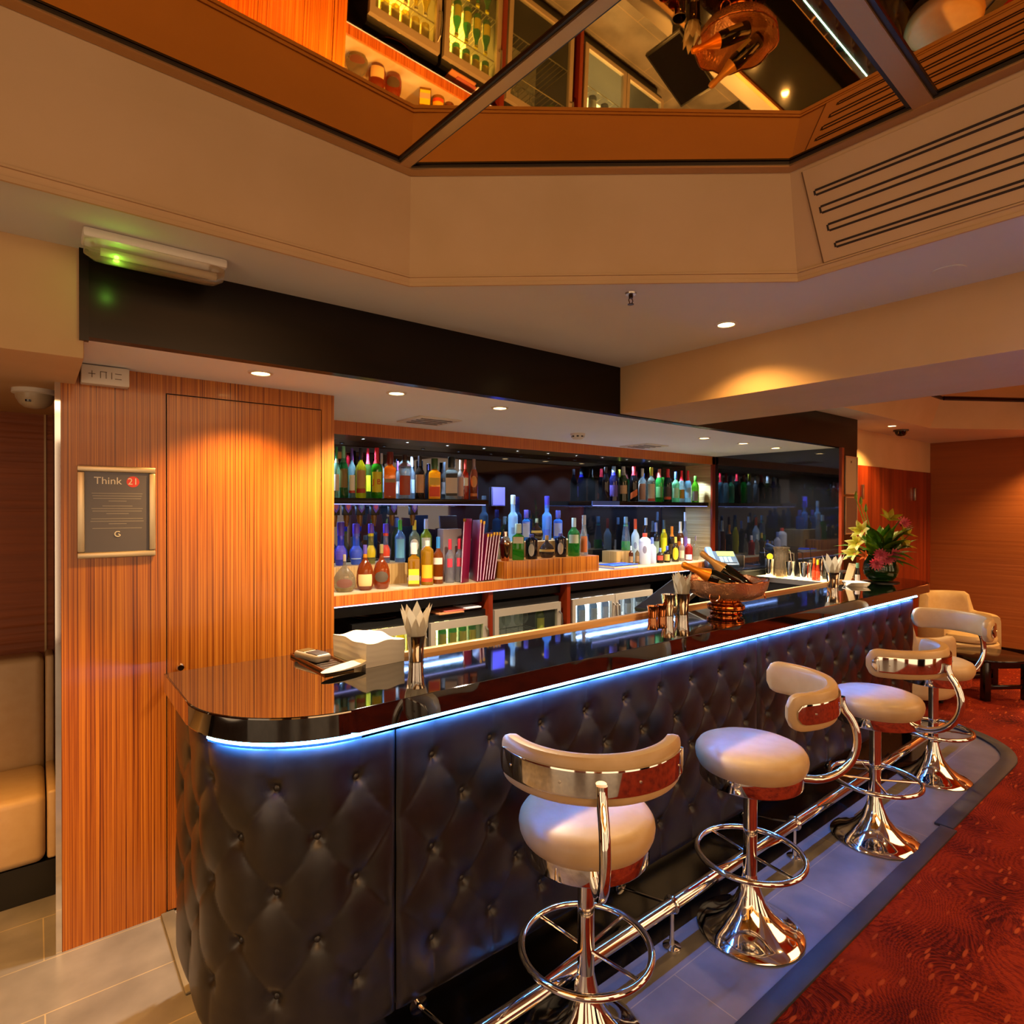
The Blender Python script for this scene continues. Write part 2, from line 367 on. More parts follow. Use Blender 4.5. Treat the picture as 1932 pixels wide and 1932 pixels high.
def mullion(name, a, b, w_):
    a = Vector((a[0], a[1], mz(*a))); b = Vector((b[0], b[1], mz(*b))); t = (b-a).normalized(); s = t.cross(Vector((0, 0, 1)))
    for nm, ww, h, m in ((name, w_, 0.012, M_SATIN), (name+'_edge', w_*1.5, 0.006, M_BLK)):
        bm = NB(); vs = []
        for p in (a, b):
            for sg in (-1, 1):
                for z in (0, -h): vs.append(bm.verts.new(p+s*sg*ww/2+Vector((0, 0, z))))
        for z in ((0, 1, 3, 2), (4, 6, 7, 5), (0, 4, 5, 1), (2, 3, 7, 6), (0, 2, 6, 4), (1, 5, 7, 3)): bm.faces.new([vs[i] for i in z])
        struct(nm, bm, m)
m1 = on_mirror(757, 312); m2 = on_mirror(1125, 10); m3 = on_mirror(1745, 195); m4 = on_mirror(1605, 0)
mullion('trim_8', (m1.x, m1.y-0.01), (m2.x+(m2.x-m1.x)*4, m2.y+(m2.y-m1.y)*4), 0.036)
mullion('trim_9', (m3.x-0.0, m3.y), (m4.x+(m4.x-m3.x)*2, m4.y+(m4.y-m3.y)*2), 0.05)
# ventilation grille in the right-hand side of the coffer
a, b, c_, d_ = LO[2], LO[3], UP[3], UP[2]
def on_side(px, py):
    n = (b-a).cross(d_-a).normalized(); r0 = ray(px, py); t = n.dot(a-Vector((0, 0, EYE)))/n.dot(r0)
    return Vector((0, 0, EYE))+r0*t, n
p0, nn = on_side(1600, 405)
if nn.x > 0: nn = -nn
upv = (d_-a).normalized() if abs((d_-a).normalized().y) < 0.4 else Vector((0, 0, 1))
upv = (UP[3]-LO[3]).normalized()
g = thing('air_grille', 'long slotted air grille set in the right side of the ceiling coffer', 'air vent')
def slab_on_side(bm, y0, y1, h0, h1, t0, t1):
    base = Vector((LO[2].x, 0, ZC)); vs = []
    for y in (y0, y1):
        for h in (h0, h1):
            for t in (t0, t1): vs.append(bm.verts.new(base+upv*h+Vector((0, y, 0))+nn*t))
    for z in ((0, 1, 3, 2), (4, 6, 7, 5), (0, 4, 5, 1), (2, 3, 7, 6), (0, 2, 6, 4), (1, 5, 7, 3)): bm.faces.new([vs[i] for i in z])
H = (UP[3]-LO[3]).length
bm = NB(); slab_on_side(bm, -1.5, 0.955, H*0.10, H*0.93, 0.0, 0.005); finish('grille_plate', bm, M_PLAST, g)
M_SLOT = pm('slot_shadow_gap', '#2a1a0c', 0.8)
for k, (h0, h1, ye) in enumerate(((0.205, 0.245, 0.905), (0.365, 0.42, 0.915), (0.535, 0.59, 0.925), (0.70, 0.74, 0.93))):
    bm = NB()
    for h in (h0, h1): slab_on_side(bm, -1.4, ye, H*h-0.0035, H*h+0.0035, 0.0045, 0.0064)
    slab_on_side(bm, ye, ye+0.006, H*h0, H*h1, 0.0045, 0.0064)
    finish('slot', bm, M_SLOT, g)
bm = NB()
for y0, y1, h0, h1 in ((-1.5, 0.957, 0.095, 0.102), (0.955, 0.959, 0.095, 0.93)): slab_on_side(bm, y0, y1, H*h0, H*h1, 0.0, 0.0057)
finish('plate_edge', bm, col('#6a4a28', 0.8), g)
# lounge coffer
L2 = [Vector((4.0, 2.13, ZC)), Vector((7.11, 2.13, ZC)), Vector((7.99, 1.56, ZC)), Vector((7.99, -4, ZC))]
U2 = [Vector((4.0, 2.02, 2.8)), Vector((7.05, 2.02, 2.8)), Vector((7.86, 1.5, 2.8)), Vector((7.86, -4, 2.8))]
for k in range(3): coffer_side('wall_coffer_%d' % (k+4), L2[k], L2[k+1], U2[k+1], U2[k], M_PLAST)
struct('wall_coffer_7', bx(3.95, 4.0, -4, 2.13, ZC, 2.82), M_PLAST)
struct('ceiling_mirror_lounge', bx(4.0, 8.0, -4, 2.05, 2.80, 2.82), M_MIRROR, 0)
struct('trim_10', bx(4.0, 7.05, 2.0, 2.02, 2.785, 2.80), M_BLK)
bm = NB(); e = (U2[2]-U2[1]); tube(bm, [U2[1]+Vector((0, -.02, -.01)), U2[2]+Vector((-.02, 0, -.01))], 0.012, 6); struct('trim_11', bm, M_BLK)

# ------------------------------------------------------------------ walls
# veneered block with the flush door
struct('wall_wood', bx(0.076, 1.144, 2.875, 4.3, 0, ZS), M_BLK)
struct('wall_wood_panel', bx(0.076, 0.426, 2.853, 2.875, 0, ZS), M_WOOD)
struct('wall_wood_head', bx(0.426, 1.144, 2.853, 2.875, 2.176, ZS), M_WOOD)
struct('wall_wood_jamb', bx(1.088, 1.144, 2.853, 2.875, 0, 2.176), M_WOOD)
struct('wall_wood_return', bx(1.144, 1.15, 2.853, 4.0, 0, ZS), M_WOOD)
d = struct('door_1', bx(0.431, 1.084, 2.8535, 2.874, 0.012, 2.171), M_WOOD)
kb = lathe(NB(), [(0, 0), (0.008, 0), (0.007, 0.012), (0.014, 0.018), (0.016, 0.026), (0.012, 0.034), (0, 0.036)], 20)
finish('door_knob', xform(kb, Matrix.Translation((0.475, 2.853, 1.03)) @ Matrix.Rotation(PI/2, 4, 'X')), M_CHROME, d, kind='structure')
struct('trim_12', bx(0.058, 0.076, 2.85, 2.87, 0, 2.173), M_CHROME)
# header beam
struct('wall_header', bx(0.123, 5.92, 2.347, 2.40, ZS-0.005, ZC), M_DWOOD)
struct('trim_13', bx(0.110, 0.135, 2.335, 2.36, ZS-0.02, ZC), M_DWOOD)
# alcove
struct('wall_alcove', bx(-3, 0.076, 3.89, 3.95, 0, 2.173), M_RIP)
struct('wall_alcove_side', bx(0.0735, 0.076, 2.872, 3.95, 0, 2.173), noisy('plain_brown_lining', '#5a2a10', '#602d12', 5, 0.6))
struct('trim_14', bx(0.036, 0.044, 3.882, 3.892, 0.9, 2.173), M_WOODL)
# niche
struct('wall_niche_mirror', bx(1.15, 5.6, 3.98, 4.0, 1.18, 2.25), M_DMIR, 0)
struct('wall_niche_fascia', bx(1.15, 5.64, 3.64, 3.66, 2.165, ZS), wood('zebrano_orange', '#8a3c12', '#b05c20', '#c8762f', 0.35))
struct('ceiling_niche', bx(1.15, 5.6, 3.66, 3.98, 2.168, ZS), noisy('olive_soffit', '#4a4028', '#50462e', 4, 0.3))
struct('wall_niche_end', bx(5.6, 5.64, 3.66, 4.0, 1.18, ZS), M_RIPC)
struct('trim_15', bx(5.59, 5.645, 3.64, 3.66, 1.18, ZS), M_WOODR)
struct('wall_bar_back', bx(1.15, 5.64, 3.96, 4.02, 0, 1.12), M_BLK)
struct('wall_mirror', bx(5.645, 5.70, 2.37, 4.0, 0.0, ZS), M_DMIR, 0)
struct('trim_16', bx(5.60, 5.646, 2.347, 2.372, 1.05, ZS-0.005), M_WOODR)
struct('wall_pier', bx(5.646, 5.92, 2.35, 2.62, 0, ZS-0.005), M_DWOOD)
# lounge walls
struct('wall_lounge', bx(5.92, 8.9, 2.62, 2.7, 2.15, ZC+0.04), M_PLAST)
for k, (x0, x1) in enumerate(((5.925, 7.32), (7.325, 8.75))):
    dd = struct('door_%d' % (k+2), bx(x0, x1, 2.60 + 0.012*k, 2.68, 0, 2.15), M_WOODR)
    hx = 6.66 if k == 0 else 8.17
    finish('door_handle', bx(hx-0.02, hx+0.02, 2.575+0.012*k, 2.60+0.012*k, 1.80, 1.95, 0.006), M_STEEL, dd, kind='structure')
struct('wall_right', bx(8.75, 8.85, -4, 2.7, 0, ZC+0.04), M_RIPL)
struct('baseboard_right', bx(8.72, 8.75, -4, 2.6, 0, 0.11), M_DWOOD)

for k, (x0, x1, mt) in enumerate(((-2.6, -1.6, M_WOOD), (0.2, 0.9, M_WOODR), (2.4, 3.6, M_DWOOD), (5.0, 5.8, M_WOOD), (7.4, 8.7, M_RIPL))):  # unseen pillars added with gaps, to streak the chrome reflections
    struct('wall_added_front_%d' % (k+1), bx(x0, x1, -3.7, -3.6, 0, ZC), mt)
struct('wall_added_left_1', bx(-3.2, -3.1, 1.0, 3.9, 0, ZC), M_RIP)  # unseen side panels added for the same reflections
struct('wall_added_left_2', bx(-3.0, -2.9, -2.6, -1.2, 0, ZC), M_WOODR)

# ------------------------------------------------------------------ bar counter
bar = thing('bar_counter', 'long bar counter with black glossy top and buttoned black leather front', 'bar counter', (0, 0, 0))
def arcpts(cx, cy, R, a0, a1, n): return [(cx+R*math.cos(math.radians(a0+(a1-a0)*i/n)), cy+R*math.sin(math.radians(a0+(a1-a0)*i/n))) for i in range(n+1)]
top = [(0.352, 2.40)]+arcpts(0.732, 2.007, 0.38, 180, 270, 24)+arcpts(5.40, 1.927, 0.30, 270, 360, 12)+[(5.70, 2.345), (5.36, 2.345), (5.34, 2.11), (1.12, 2.11), (1.12, 2.36), (1.08, 2.40)]
finish('countertop', prism(NB(), top, 1.05, 1.12, 0.005), M_BLACK, bar, smooth=12)
finish('edge_trim', bx(1.12, 5.34, 2.085, 2.114, 1.04, 1.138, 0.002), M_SATIN, bar)
# path of the leather front
LX, LY, LR, XE = 0.392, 1.66, 0.345, 5.18
CX, CY = LX+LR, LY+LR
S1 = 2.38-CY; S2 = LR*PI/2; S3 = XE-CX; ST = S1+S2+S3
def path(s):
    if s < S1: return LX, 2.38-s, -1, 0
    if s < S1+S2:
        a = PI+(s-S1)/LR; return CX+LR*math.cos(a), CY+LR*math.sin(a), math.cos(a), math.sin(a)
    return CX+(s-S1-S2), LY, 0, -1
def s_of_x(x): return S1+S2+(x-CX)
P_, Q_, Z0 = 0.2315, 0.148, 0.905
ZB, ZT = 0.155, 1.032
def tuft(s, z, s0, sa, sb):
    a = (s-s0)/P_+(z-Z0)/(2*Q_); b = (s-s0)/P_-(z-Z0)/(2*Q_)
    dia = (abs(math.sin(PI*a))*abs(math.sin(PI*b)))**0.42
    plt = abs(math.sin(PI*(s-s0)/P_))**0.5
    if z > Z0: t = min(1, (z-Z0)/0.05); h = dia*(1-t)+plt*t
    elif z < Z0-4*Q_: t = min(1, (Z0-4*Q_-z)/0.05); h = dia*(1-t)+plt*t
    else: h = dia
    k = round((Z0-z)/Q_); k = max(0, min(4, k)); best = 1
    for kk in (k-1, k, k+1):
        if 0 <= kk <= 4:
            off = s0+(P_/2 if kk % 2 else 0); m = round((s-off)/P_); sb_ = off+m*P_
            if sa+0.02 < sb_ < sb-0.02: best = min(best, math.hypot(s-sb_, z-(Z0-kk*Q_)))
    h = 0.010*h - 0.014*math.exp(-(best/0.018)**2) - 0.008*math.exp(-(best/0.055)**2)
    e = min(s-sa, sb-s, 0.04)/0.04; e = max(0, e)
    ev = min(1, max(0, (z-ZB)/0.03), max(0, (ZT-z)/0.03))
    return (h+0.006)*math.sqrt(max(0, 1-(1-e)**2))*(0.35+0.65*math.sqrt(ev))
btn = lathe(NB(), [(0, 0.006), (0.005, 0.0055), (0.009, 0.003), (0.010, 0), (0.008, -0.003), (0, -0.004)], 14)
btn_me = None
def leather(sa, sb, s0):
    global btn_me
    ds = 0.0078; ns = max(4, int((sb-sa)/ds)); nz = int((ZT-ZB)/0.0078); bm = NB(); rows = []
    for i in range(ns+1):
        s = sa+(sb-sa)*i/ns; x, y, nx, ny = path(min(s, ST-1e-6)); rw = []
        for j in range(nz+1):
            z = ZB+(ZT-ZB)*j/nz; h = tuft(s, z, s0, sa, sb); rw.append(bm.verts.new((x+nx*h, y+ny*h, z)))
        rows.append(rw)
    for r0, r1 in zip(rows, rows[1:]):
        for j in range(nz): bm.faces.new((r0[j], r1[j], r1[j+1], r0[j+1]))
    p = finish('leather_panel', bm, M_LEATHER, bar, smooth=80)
    for k in range(5):
        off = s0+(P_/2 if k % 2 else 0); m = math.floor((sa-off)/P_)
        while True:
            m += 1; s = off+m*P_
            if s > sb-0.03: break
            if s < sa+0.03: continue
            x, y, nx, ny = path(s); z = Z0-k*Q_; h = tuft(s, z, s0, sa, sb)
            if btn_me is None:
                b = finish('button', btn, M_BUTTON, p); btn_me = b.data
            else:
                b = bpy.data.objects.new('button', btn_me); COL.objects.link(b); b.parent = p
            b.location = (x+nx*(h+0.002), y+ny*(h+0.002), z)
            b.rotation_euler = Vector((nx, ny, 0)).to_track_quat('Z', 'Y').to_euler()
    return p
leather(0, s_of_x(0.862), s_of_x(0.742))
leather(s_of_x(0.866), s_of_x(2.955), s_of_x(1.0))
leather(s_of_x(2.959), ST, s_of_x(3.07))
# carcass behind the leather, plinth, led strip
car = [(LX+0.03, 2.37)]+arcpts(CX, CY, LR-0.03, 180, 270, 16)+[(XE, LY+0.03), (XE, 2.05), (1.05, 2.05), (1.02, 2.37)]
finish('carcass', prism(NB(), car, 0.15, 1.05), M_BLK, bar)
pl = [(0.43, 2.37)]+arcpts(CX, CY, LR-0.035, 180, 270, 16)+[(XE-0.02, LY+0.035), (XE-0.02, 2.04), (1.04, 2.04), (1.0, 2.37)]
finish('plinth', prism(NB(), pl, 0, 0.156), M_PLINTH, bar)
finish('end_panel', bx(XE, XE+0.02, LY+0.004, 2.05, 0, 1.05), M_DWOOD, bar)
bm = NB(); SL = S1+0.22*S2
pts = [path(SL+(ST-SL)*i/160) for i in range(161)]
tube(bm, [(x+nx*0.029, y+ny*0.029, 1.0450) for x, y, nx, ny in pts if True], 0.0048, 8)
finish('led_strip', bm, M_LED, bar)
for nm, off, z0_, z1_, mt in (('added_glow_ribbon', .0300, 1.0335, 1.0395, M_LED3), ('added_glow_shield', .0312, 1.0330, 1.0400, M_BLK)):  # hidden glow added to turn the leather edge blue, with a dark shield
    b = NB(); vs = [(b.verts.new((x+nx*off, y+ny*off, z0_)), b.verts.new((x+nx*off, y+ny*off, z1_))) for x, y, nx, ny in pts]
    for q0, q1 in zip(vs, vs[1:]): b.faces.new((q0[0], q1[0], q1[1], q0[1]))
    if nm == 'added_glow_shield': bmesh.ops.solidify(b, geom=b.faces[:], thickness=-.0008)
    finish(nm, b, mt, bar)
finish('inner_shelf', bx(1.06, 5.3, 2.06, 2.42, 0.82, 0.86), M_STEEL, bar)

# ------------------------------------------------------------------ foot rail
fr = thing('foot_rail', 'polished chrome foot rail running along the foot of the bar', 'foot rail', (0, 1.427, 0))
finish('rail', rod(NB(), (0.55, 0, 0.165), (5.1, 0, 0.165), 0.025, 20), M_CHROME, fr)
pm_, bm_ = None, None
for x in (0.96, 1.93, 2.90, 3.87, 4.84):
    if pm_ is None:
        b = lathe(NB(), [(0, 0), (0.035, 0), (0.035, 0.005), (0.012, 0.012), (0.009, 0.03), (0.009, 0.14), (0, 0.14)], 20)
        pm_ = finish('post', b, M_CHROME, fr); pm_.location = (x, 0, 0)
        b = NB(); tube(b, ring_pts((0, 0), 0.027, 24), 0.008, 8, True); xform(b, Matrix.Translation((0, 0, 0.165)) @ Matrix.Rotation(PI/2, 4, 'Y'))
        tube(b, [(0, 0.0, 0.165), (0, 0.12, 0.135), (0, 0.25, 0.105)], 0.006, 8)
        lathe_b = lathe(NB(), [(0, 0), (0.03, 0), (0.03, 0.004), (0, 0.006)], 20); xform(lathe_b, Matrix.Translation((0, 0.262, 0.105)) @ Matrix.Rotation(PI/2, 4, 'X'))
        tmp = bpy.data.meshes.new('t'); lathe_b.to_mesh(tmp); b.from_mesh(tmp); bpy.data.meshes.remove(tmp); lathe_b.free()
        bm_ = finish('wall_bracket', b, M_CHROME, fr); bm_.location = (x, 0, 0)
    else:
        for src in (pm_, bm_):
            c = src.copy(); COL.objects.link(c); c.parent = fr; c.location = (x, 0, 0)

# ------------------------------------------------------------------ bar stools
def arc_strip(bm, R0, R1, z0, z1, half, n=40, bev=0.0, endr=0.0):
    """curved slab around +X, rounded ends when endr is given"""
    secs = []
    for i in range(n+1):
        a = math.radians(-half+2*half*i/n); sl = R1*math.radians(half)-abs(R1*a); k = 1.0
        if endr and sl < endr: k = math.sqrt(max(0.0, 1-((endr-sl)/endr)**2))
        zc = (z0+z1)/2; hz = max(0.0015, (z1-z0)/2*(0.35+0.65*k)) if endr else (z1-z0)/2
        rc = (R0+R1)/2; hr = (R1-R0)/2*(0.55+0.45*k if endr else 1)
        pr = []
        for m in range(16):
            t = 2*PI*m/16; cx, cz = math.cos(t), math.sin(t); e = 0.45 if bev else 0.2
            px = math.copysign(abs(cx)**e, cx); pz = math.copysign(abs(cz)**e, cz)
            r = rc+hr*px; pr.append(bm.verts.new((r*math.cos(a), r*math.sin(a), zc+hz*pz)))
        secs.append(pr)
    for s0, s1 in zip(secs, secs[1:]):
        for m in range(16): bm.faces.new((s0[m], s0[(m+1) % 16], s1[(m+1) % 16], s1[m]))
    bm.faces.new(secs[0][::-1]); bm.faces.new(secs[-1])
    return bm
def make_stool(label, loc, rz):
    t = thing('bar_stool', label, 'bar stool', loc, rz, 'bar stools along the counter')
    finish('base', lathe(NB(), [(0, 0), (0.203, 0), (0.205, 0.004), (0.2, 0.010), (0.17, 0.022), (0.13, 0.042), (0.09, 0.075), (0.06, 0.115), (0.042, 0.16), (0.032, 0.2), (0.027, 0.225), (0, 0.225)], 56), M_CHROME, t)
    finish('column', lathe(NB(), [(0, 0.22), (0.027, 0.22), (0.027, 0.62), (0, 0.62)], 28), M_CHROME, t)
    b = NB(); tube(b, ring_pts((0, 0), 0.205, 64, 0.305), 0.0115, 12, True)
    fr_ = finish('foot_ring', b, M_CHROME, t)
    for k in range(4):
        a = PI/4+k*PI/2; finish('spoke', rod(NB(), (0.02*math.cos(a), 0.02*math.sin(a), 0.30), (0.2*math.cos(a), 0.2*math.sin(a), 0.305), 0.006, 8), M_CHROME, fr_)
    finish('seat_band', lathe(NB(), [(0, 0.612), (0.195, 0.612), (0.197, 0.616), (0.197, 0.662), (0, 0.662)], 56), M_CHROME, t)
    finish('seat_cushion', lathe(NB(), [(0, 0.655), (0.192, 0.656), (0.203, 0.668), (0.212, 0.688), (0.215, 0.708), (0.212, 0.725), (0.202, 0.740), (0.18, 0.750), (0.12, 0.756), (0, 0.758)], 56), M_STOOL, t)
    pts = [(0.14, 0, 0.632), (0.19, 0, 0.631)]
    for k in range(1, 17):
        a = -PI/2+k/16*math.radians(132); pts.append((0.215+0.17*math.cos(a), 0, 0.801+0.17*math.sin(a)))
    pts += [(0.329, 0, 0.945), (0.3275, 0, 0.968)]
    finish('back_arm', tube(NB(), pts, 0.0155, 14), M_CHROME, t)
    OFF = Matrix.Translation((0.03, 0, 0))
    finish('back_pad', xform(arc_strip(NB(), 0.236, 0.283, 0.898, 1.033, 76, 48, 1, 0.06), OFF), M_STOOL, t)
    bb = finish('back_band', xform(arc_strip(NB(), 0.279, 0.291, 0.928, 1.002, 70, 48, 0, 0.035), OFF), M_CHROME, t)
    for a in (-56, -22, 22, 56):
        a = math.radians(a); q = lathe(NB(), [(0, 0), (0.004, 0), (0.0035, 0.003), (0, 0.0035)], 10)
        xform(q, OFF @ Matrix.Rotation(a, 4, 'Z') @ Matrix.Translation((0.2905, 0, 0.965)) @ Matrix.Rotation(PI/2, 4, 'Y'))
        finish('screw', q, M_STEEL, bb)
    return t
st = make_stool('cream and chrome bar stool nearest the camera, its backrest seen from behind', (1.37, 1.341, 0.0018), math.radians(-128.5))
copy_thing(st, 'cream and chrome bar stool second along the bar, backrest turned to the right', (2.262, 1.293, 0.0018), math.radians(-54))
copy_thing(st, 'cream and chrome bar stool third along the bar, chrome band facing the room', (3.397, 1.253, 0.0018), math.radians(-98))
copy_thing(st, 'cream and chrome bar stool farthest along the bar, in front of the white armchairs', (4.465, 1.311, 0.0018), math.radians(-27))

# ------------------------------------------------------------------ back bar
SY, CT = 3.40, 1.187           # front of the back counter, height of its top
bc = thing('back_counter', 'wood edged back counter with pale top running under the bottle shelves', 'counter')
finish('counter_top', bx(1.155, 5.59, SY+0.012, 3.955, 1.118, CT), noisy('pale_counter_top', '#a89470', '#b5a27e', 6, 0.35), bc)
finish('front_edge', bx(1.155, 5.59, SY, SY+0.012, 1.118, CT-0.006), wood('zebrano_edge', '#8a3c12', '#b05c20', '#c8762f', 0.3), bc)
finish('led_strip', bx(1.16, 5.58, SY+0.002, SY+0.010, 1.110, 1.117), M_LED2, bc)
finish('under_panel', bx(1.16, 5.59, SY+0.10, SY+0.12, 1.03, 1.117), M_BLK, bc)
for u in (926, 1073):
    x = at(u, 1130, Y=SY+0.02).x
    finish('divider', bx(x-0.018, x+0.018, SY+0.02, 3.94, 0, 1.117), M_WOODR, bc)
def shelf(label, x0, x1):
    t = thing('bottle_shelf', label, 'shelf')
    finish('board', bx(x0, x1, 3.68, 3.975, 1.727, 1.765, 0.003), M_DWOOD, t)
    finish('led_strip', bx(x0+0.02, x1-0.02, 3.684, 3.694, 1.721, 1.727), M_LED2, t)
    return t
XS1 = at(921, 945, Y=3.68).x; XS2 = at(1117, 950, Y=3.68).x
shelf('dark upper shelf on the left of the back bar with blue light under it', 1.155, XS1)
sh2 = shelf('dark upper shelf on the right of the back bar with blue light under it', XS2, 5.585)
finish('end_cap', bx(XS2-0.004, XS2+0.35, 3.672, 3.68, 1.727, 1.766), col('#3a5aa8', 0.4), sh2)
def riser(label, u0, u1, v, Y0, Y1, m=M_WOODL):
    x0 = at(u0, v, Y=Y0).x; x1 = at(u1, v, Y=Y0).x; z = at((u0+u1)/2, v, Y=Y0).z
    o = finish('display_riser', bx(x0, x1, Y0, Y1, CT, z, 0.002), m); tag(o, label, 'display stand'); return z
ZR1 = riser('pale zebra wood display box under the purple bottles on the left counter', 600, 769, 1067, 3.66, 3.94)
ZR2 = riser('orange wood display box in the middle of the back counter', 951, 1130, 1054, 3.43, 3.64, M_WOOD)
ZR3 = at(1016, 1021, Y=3.66).z
o = finish('display_riser', bx(at(941, 1030, Y=3.66).x, at(1100, 1030, Y=3.66).x, 3.645, 3.93, CT, ZR3, 0.002), M_WOODL); tag(o, 'taller pale step behind the middle wood display box', 'display stand')
ZR4 = riser('small pale striped riser under the green liquid bottle on the right counter', 1163, 1190, 1040, 3.74, 3.92)

def lathe_part(name, prof, mat, par, seg=24, sx=1, sy=1, rz=0):
    b = lathe(NB(), prof, seg, (0, 0, 0), sx, sy)
    if rz: xform(b, Matrix.Rotation(rz, 4, 'Z'))
    return finish(name, b, mat, par, smooth=40 if seg > 6 else 20)
def shell(name, r, z0, z1, a0, a1, mat, par, sx=1, sy=1, n=16, shape=None, sq=False):
    b = NB(); cols = []; nz = 8
    for i in range(n+1):
        a = a0+(a1-a0)*i/n; cl = []
        for j in range(nz+1):
            f = j/nz
            if shape == 'oval':
                k = math.sqrt(max(0, 1-(2*i/n-1)**2)); zz = (z0+z1)/2+(z1-z0)/2*(2*f-1)*k
            elif shape == 'diag': zz = z0+(z1-z0)*f+(z1-z0)*0.35*(2*i/n-1)
            else: zz = z0+(z1-z0)*f
            rr = r(zz) if callable(r) else r
            cl.append(b.verts.new((rr*sx*math.cos(a), rr*sy*math.sin(a), zz)))
        cols.append(cl)
    for c0, c1 in zip(cols, cols[1:]):
        for j in range(nz):
            try: b.faces.new((c0[j], c1[j], c1[j+1], c0[j+1]))
            except ValueError: pass
    bmesh.ops.remove_doubles(b, verts=b.verts, dist=1e-6)
    bmesh.ops.solidify(b, geom=b.faces[:], thickness=0.0004)
    return finish(name, b, mat, par)
def interp(prof, z):
    for (r0, z0), (r1, z1) in zip(prof, prof[1:]):
        if z0 <= z <= z1 and z1 > z0: return r0+(r1-r0)*(z-z0)/(z1-z0)
    return prof[-1][0]
PROF = {
 'spirit': [(0, 0), (.9, 0), (1, .02), (1, .56), (.96, .60), (.8, .65), (.5, .70), (.36, .74), (.33, .86)],
 'wine':   [(0, 0), (.9, 0), (1, .015), (1, .55), (.97, .60), (.8, .68), (.5, .75), (.40, .79), (.37, .93)],
 'tall':   [(0, 0), (.85, 0), (.92, .02), (1, .30), (1, .52), (.93, .57), (.6, .61), (.47, .64), (.45, .90)],
 'square': [(0, 0), (.95, 0), (1, .015), (1, .62), (.9, .66), (.5, .70), (.38, .72), (.36, .84)],
 'squat':  [(0, 0), (.95, 0), (1, .02), (1, .74), (.92, .80), (.5, .86), (.36, .88), (.34, .92)],
 'bulb':   [(0, 0), (.6, 0), (.8, .03), (.98, .16), (1, .28), (.93, .42), (.7, .56), (.4, .64), (.24, .70), (.2, .80), (.2, .90)],
 'flask':  [(0, 0), (.55, 0), (.72, .02), (.95, .14), (1, .26), (.95, .38), (.75, .50), (.45, .60), (.2, .68), (.13, .76), (.13, .92)],
 'taper':  [(0, 0), (.70, 0), (.76, .02), (1, .24), (1, .32), (.9, .37), (.6, .44), (.5, .47), (.48, .86)],
 'cone':   [(0, 0), (.9, 0), (1, .02), (1, .2), (.8, .45), (.5, .75), (.4, .85), (.38, .9)],
 'soda':   [(0, 0), (.9, 0), (1, .02), (1, .40), (.8, .52), (.55, .68), (.45, .86)],
}
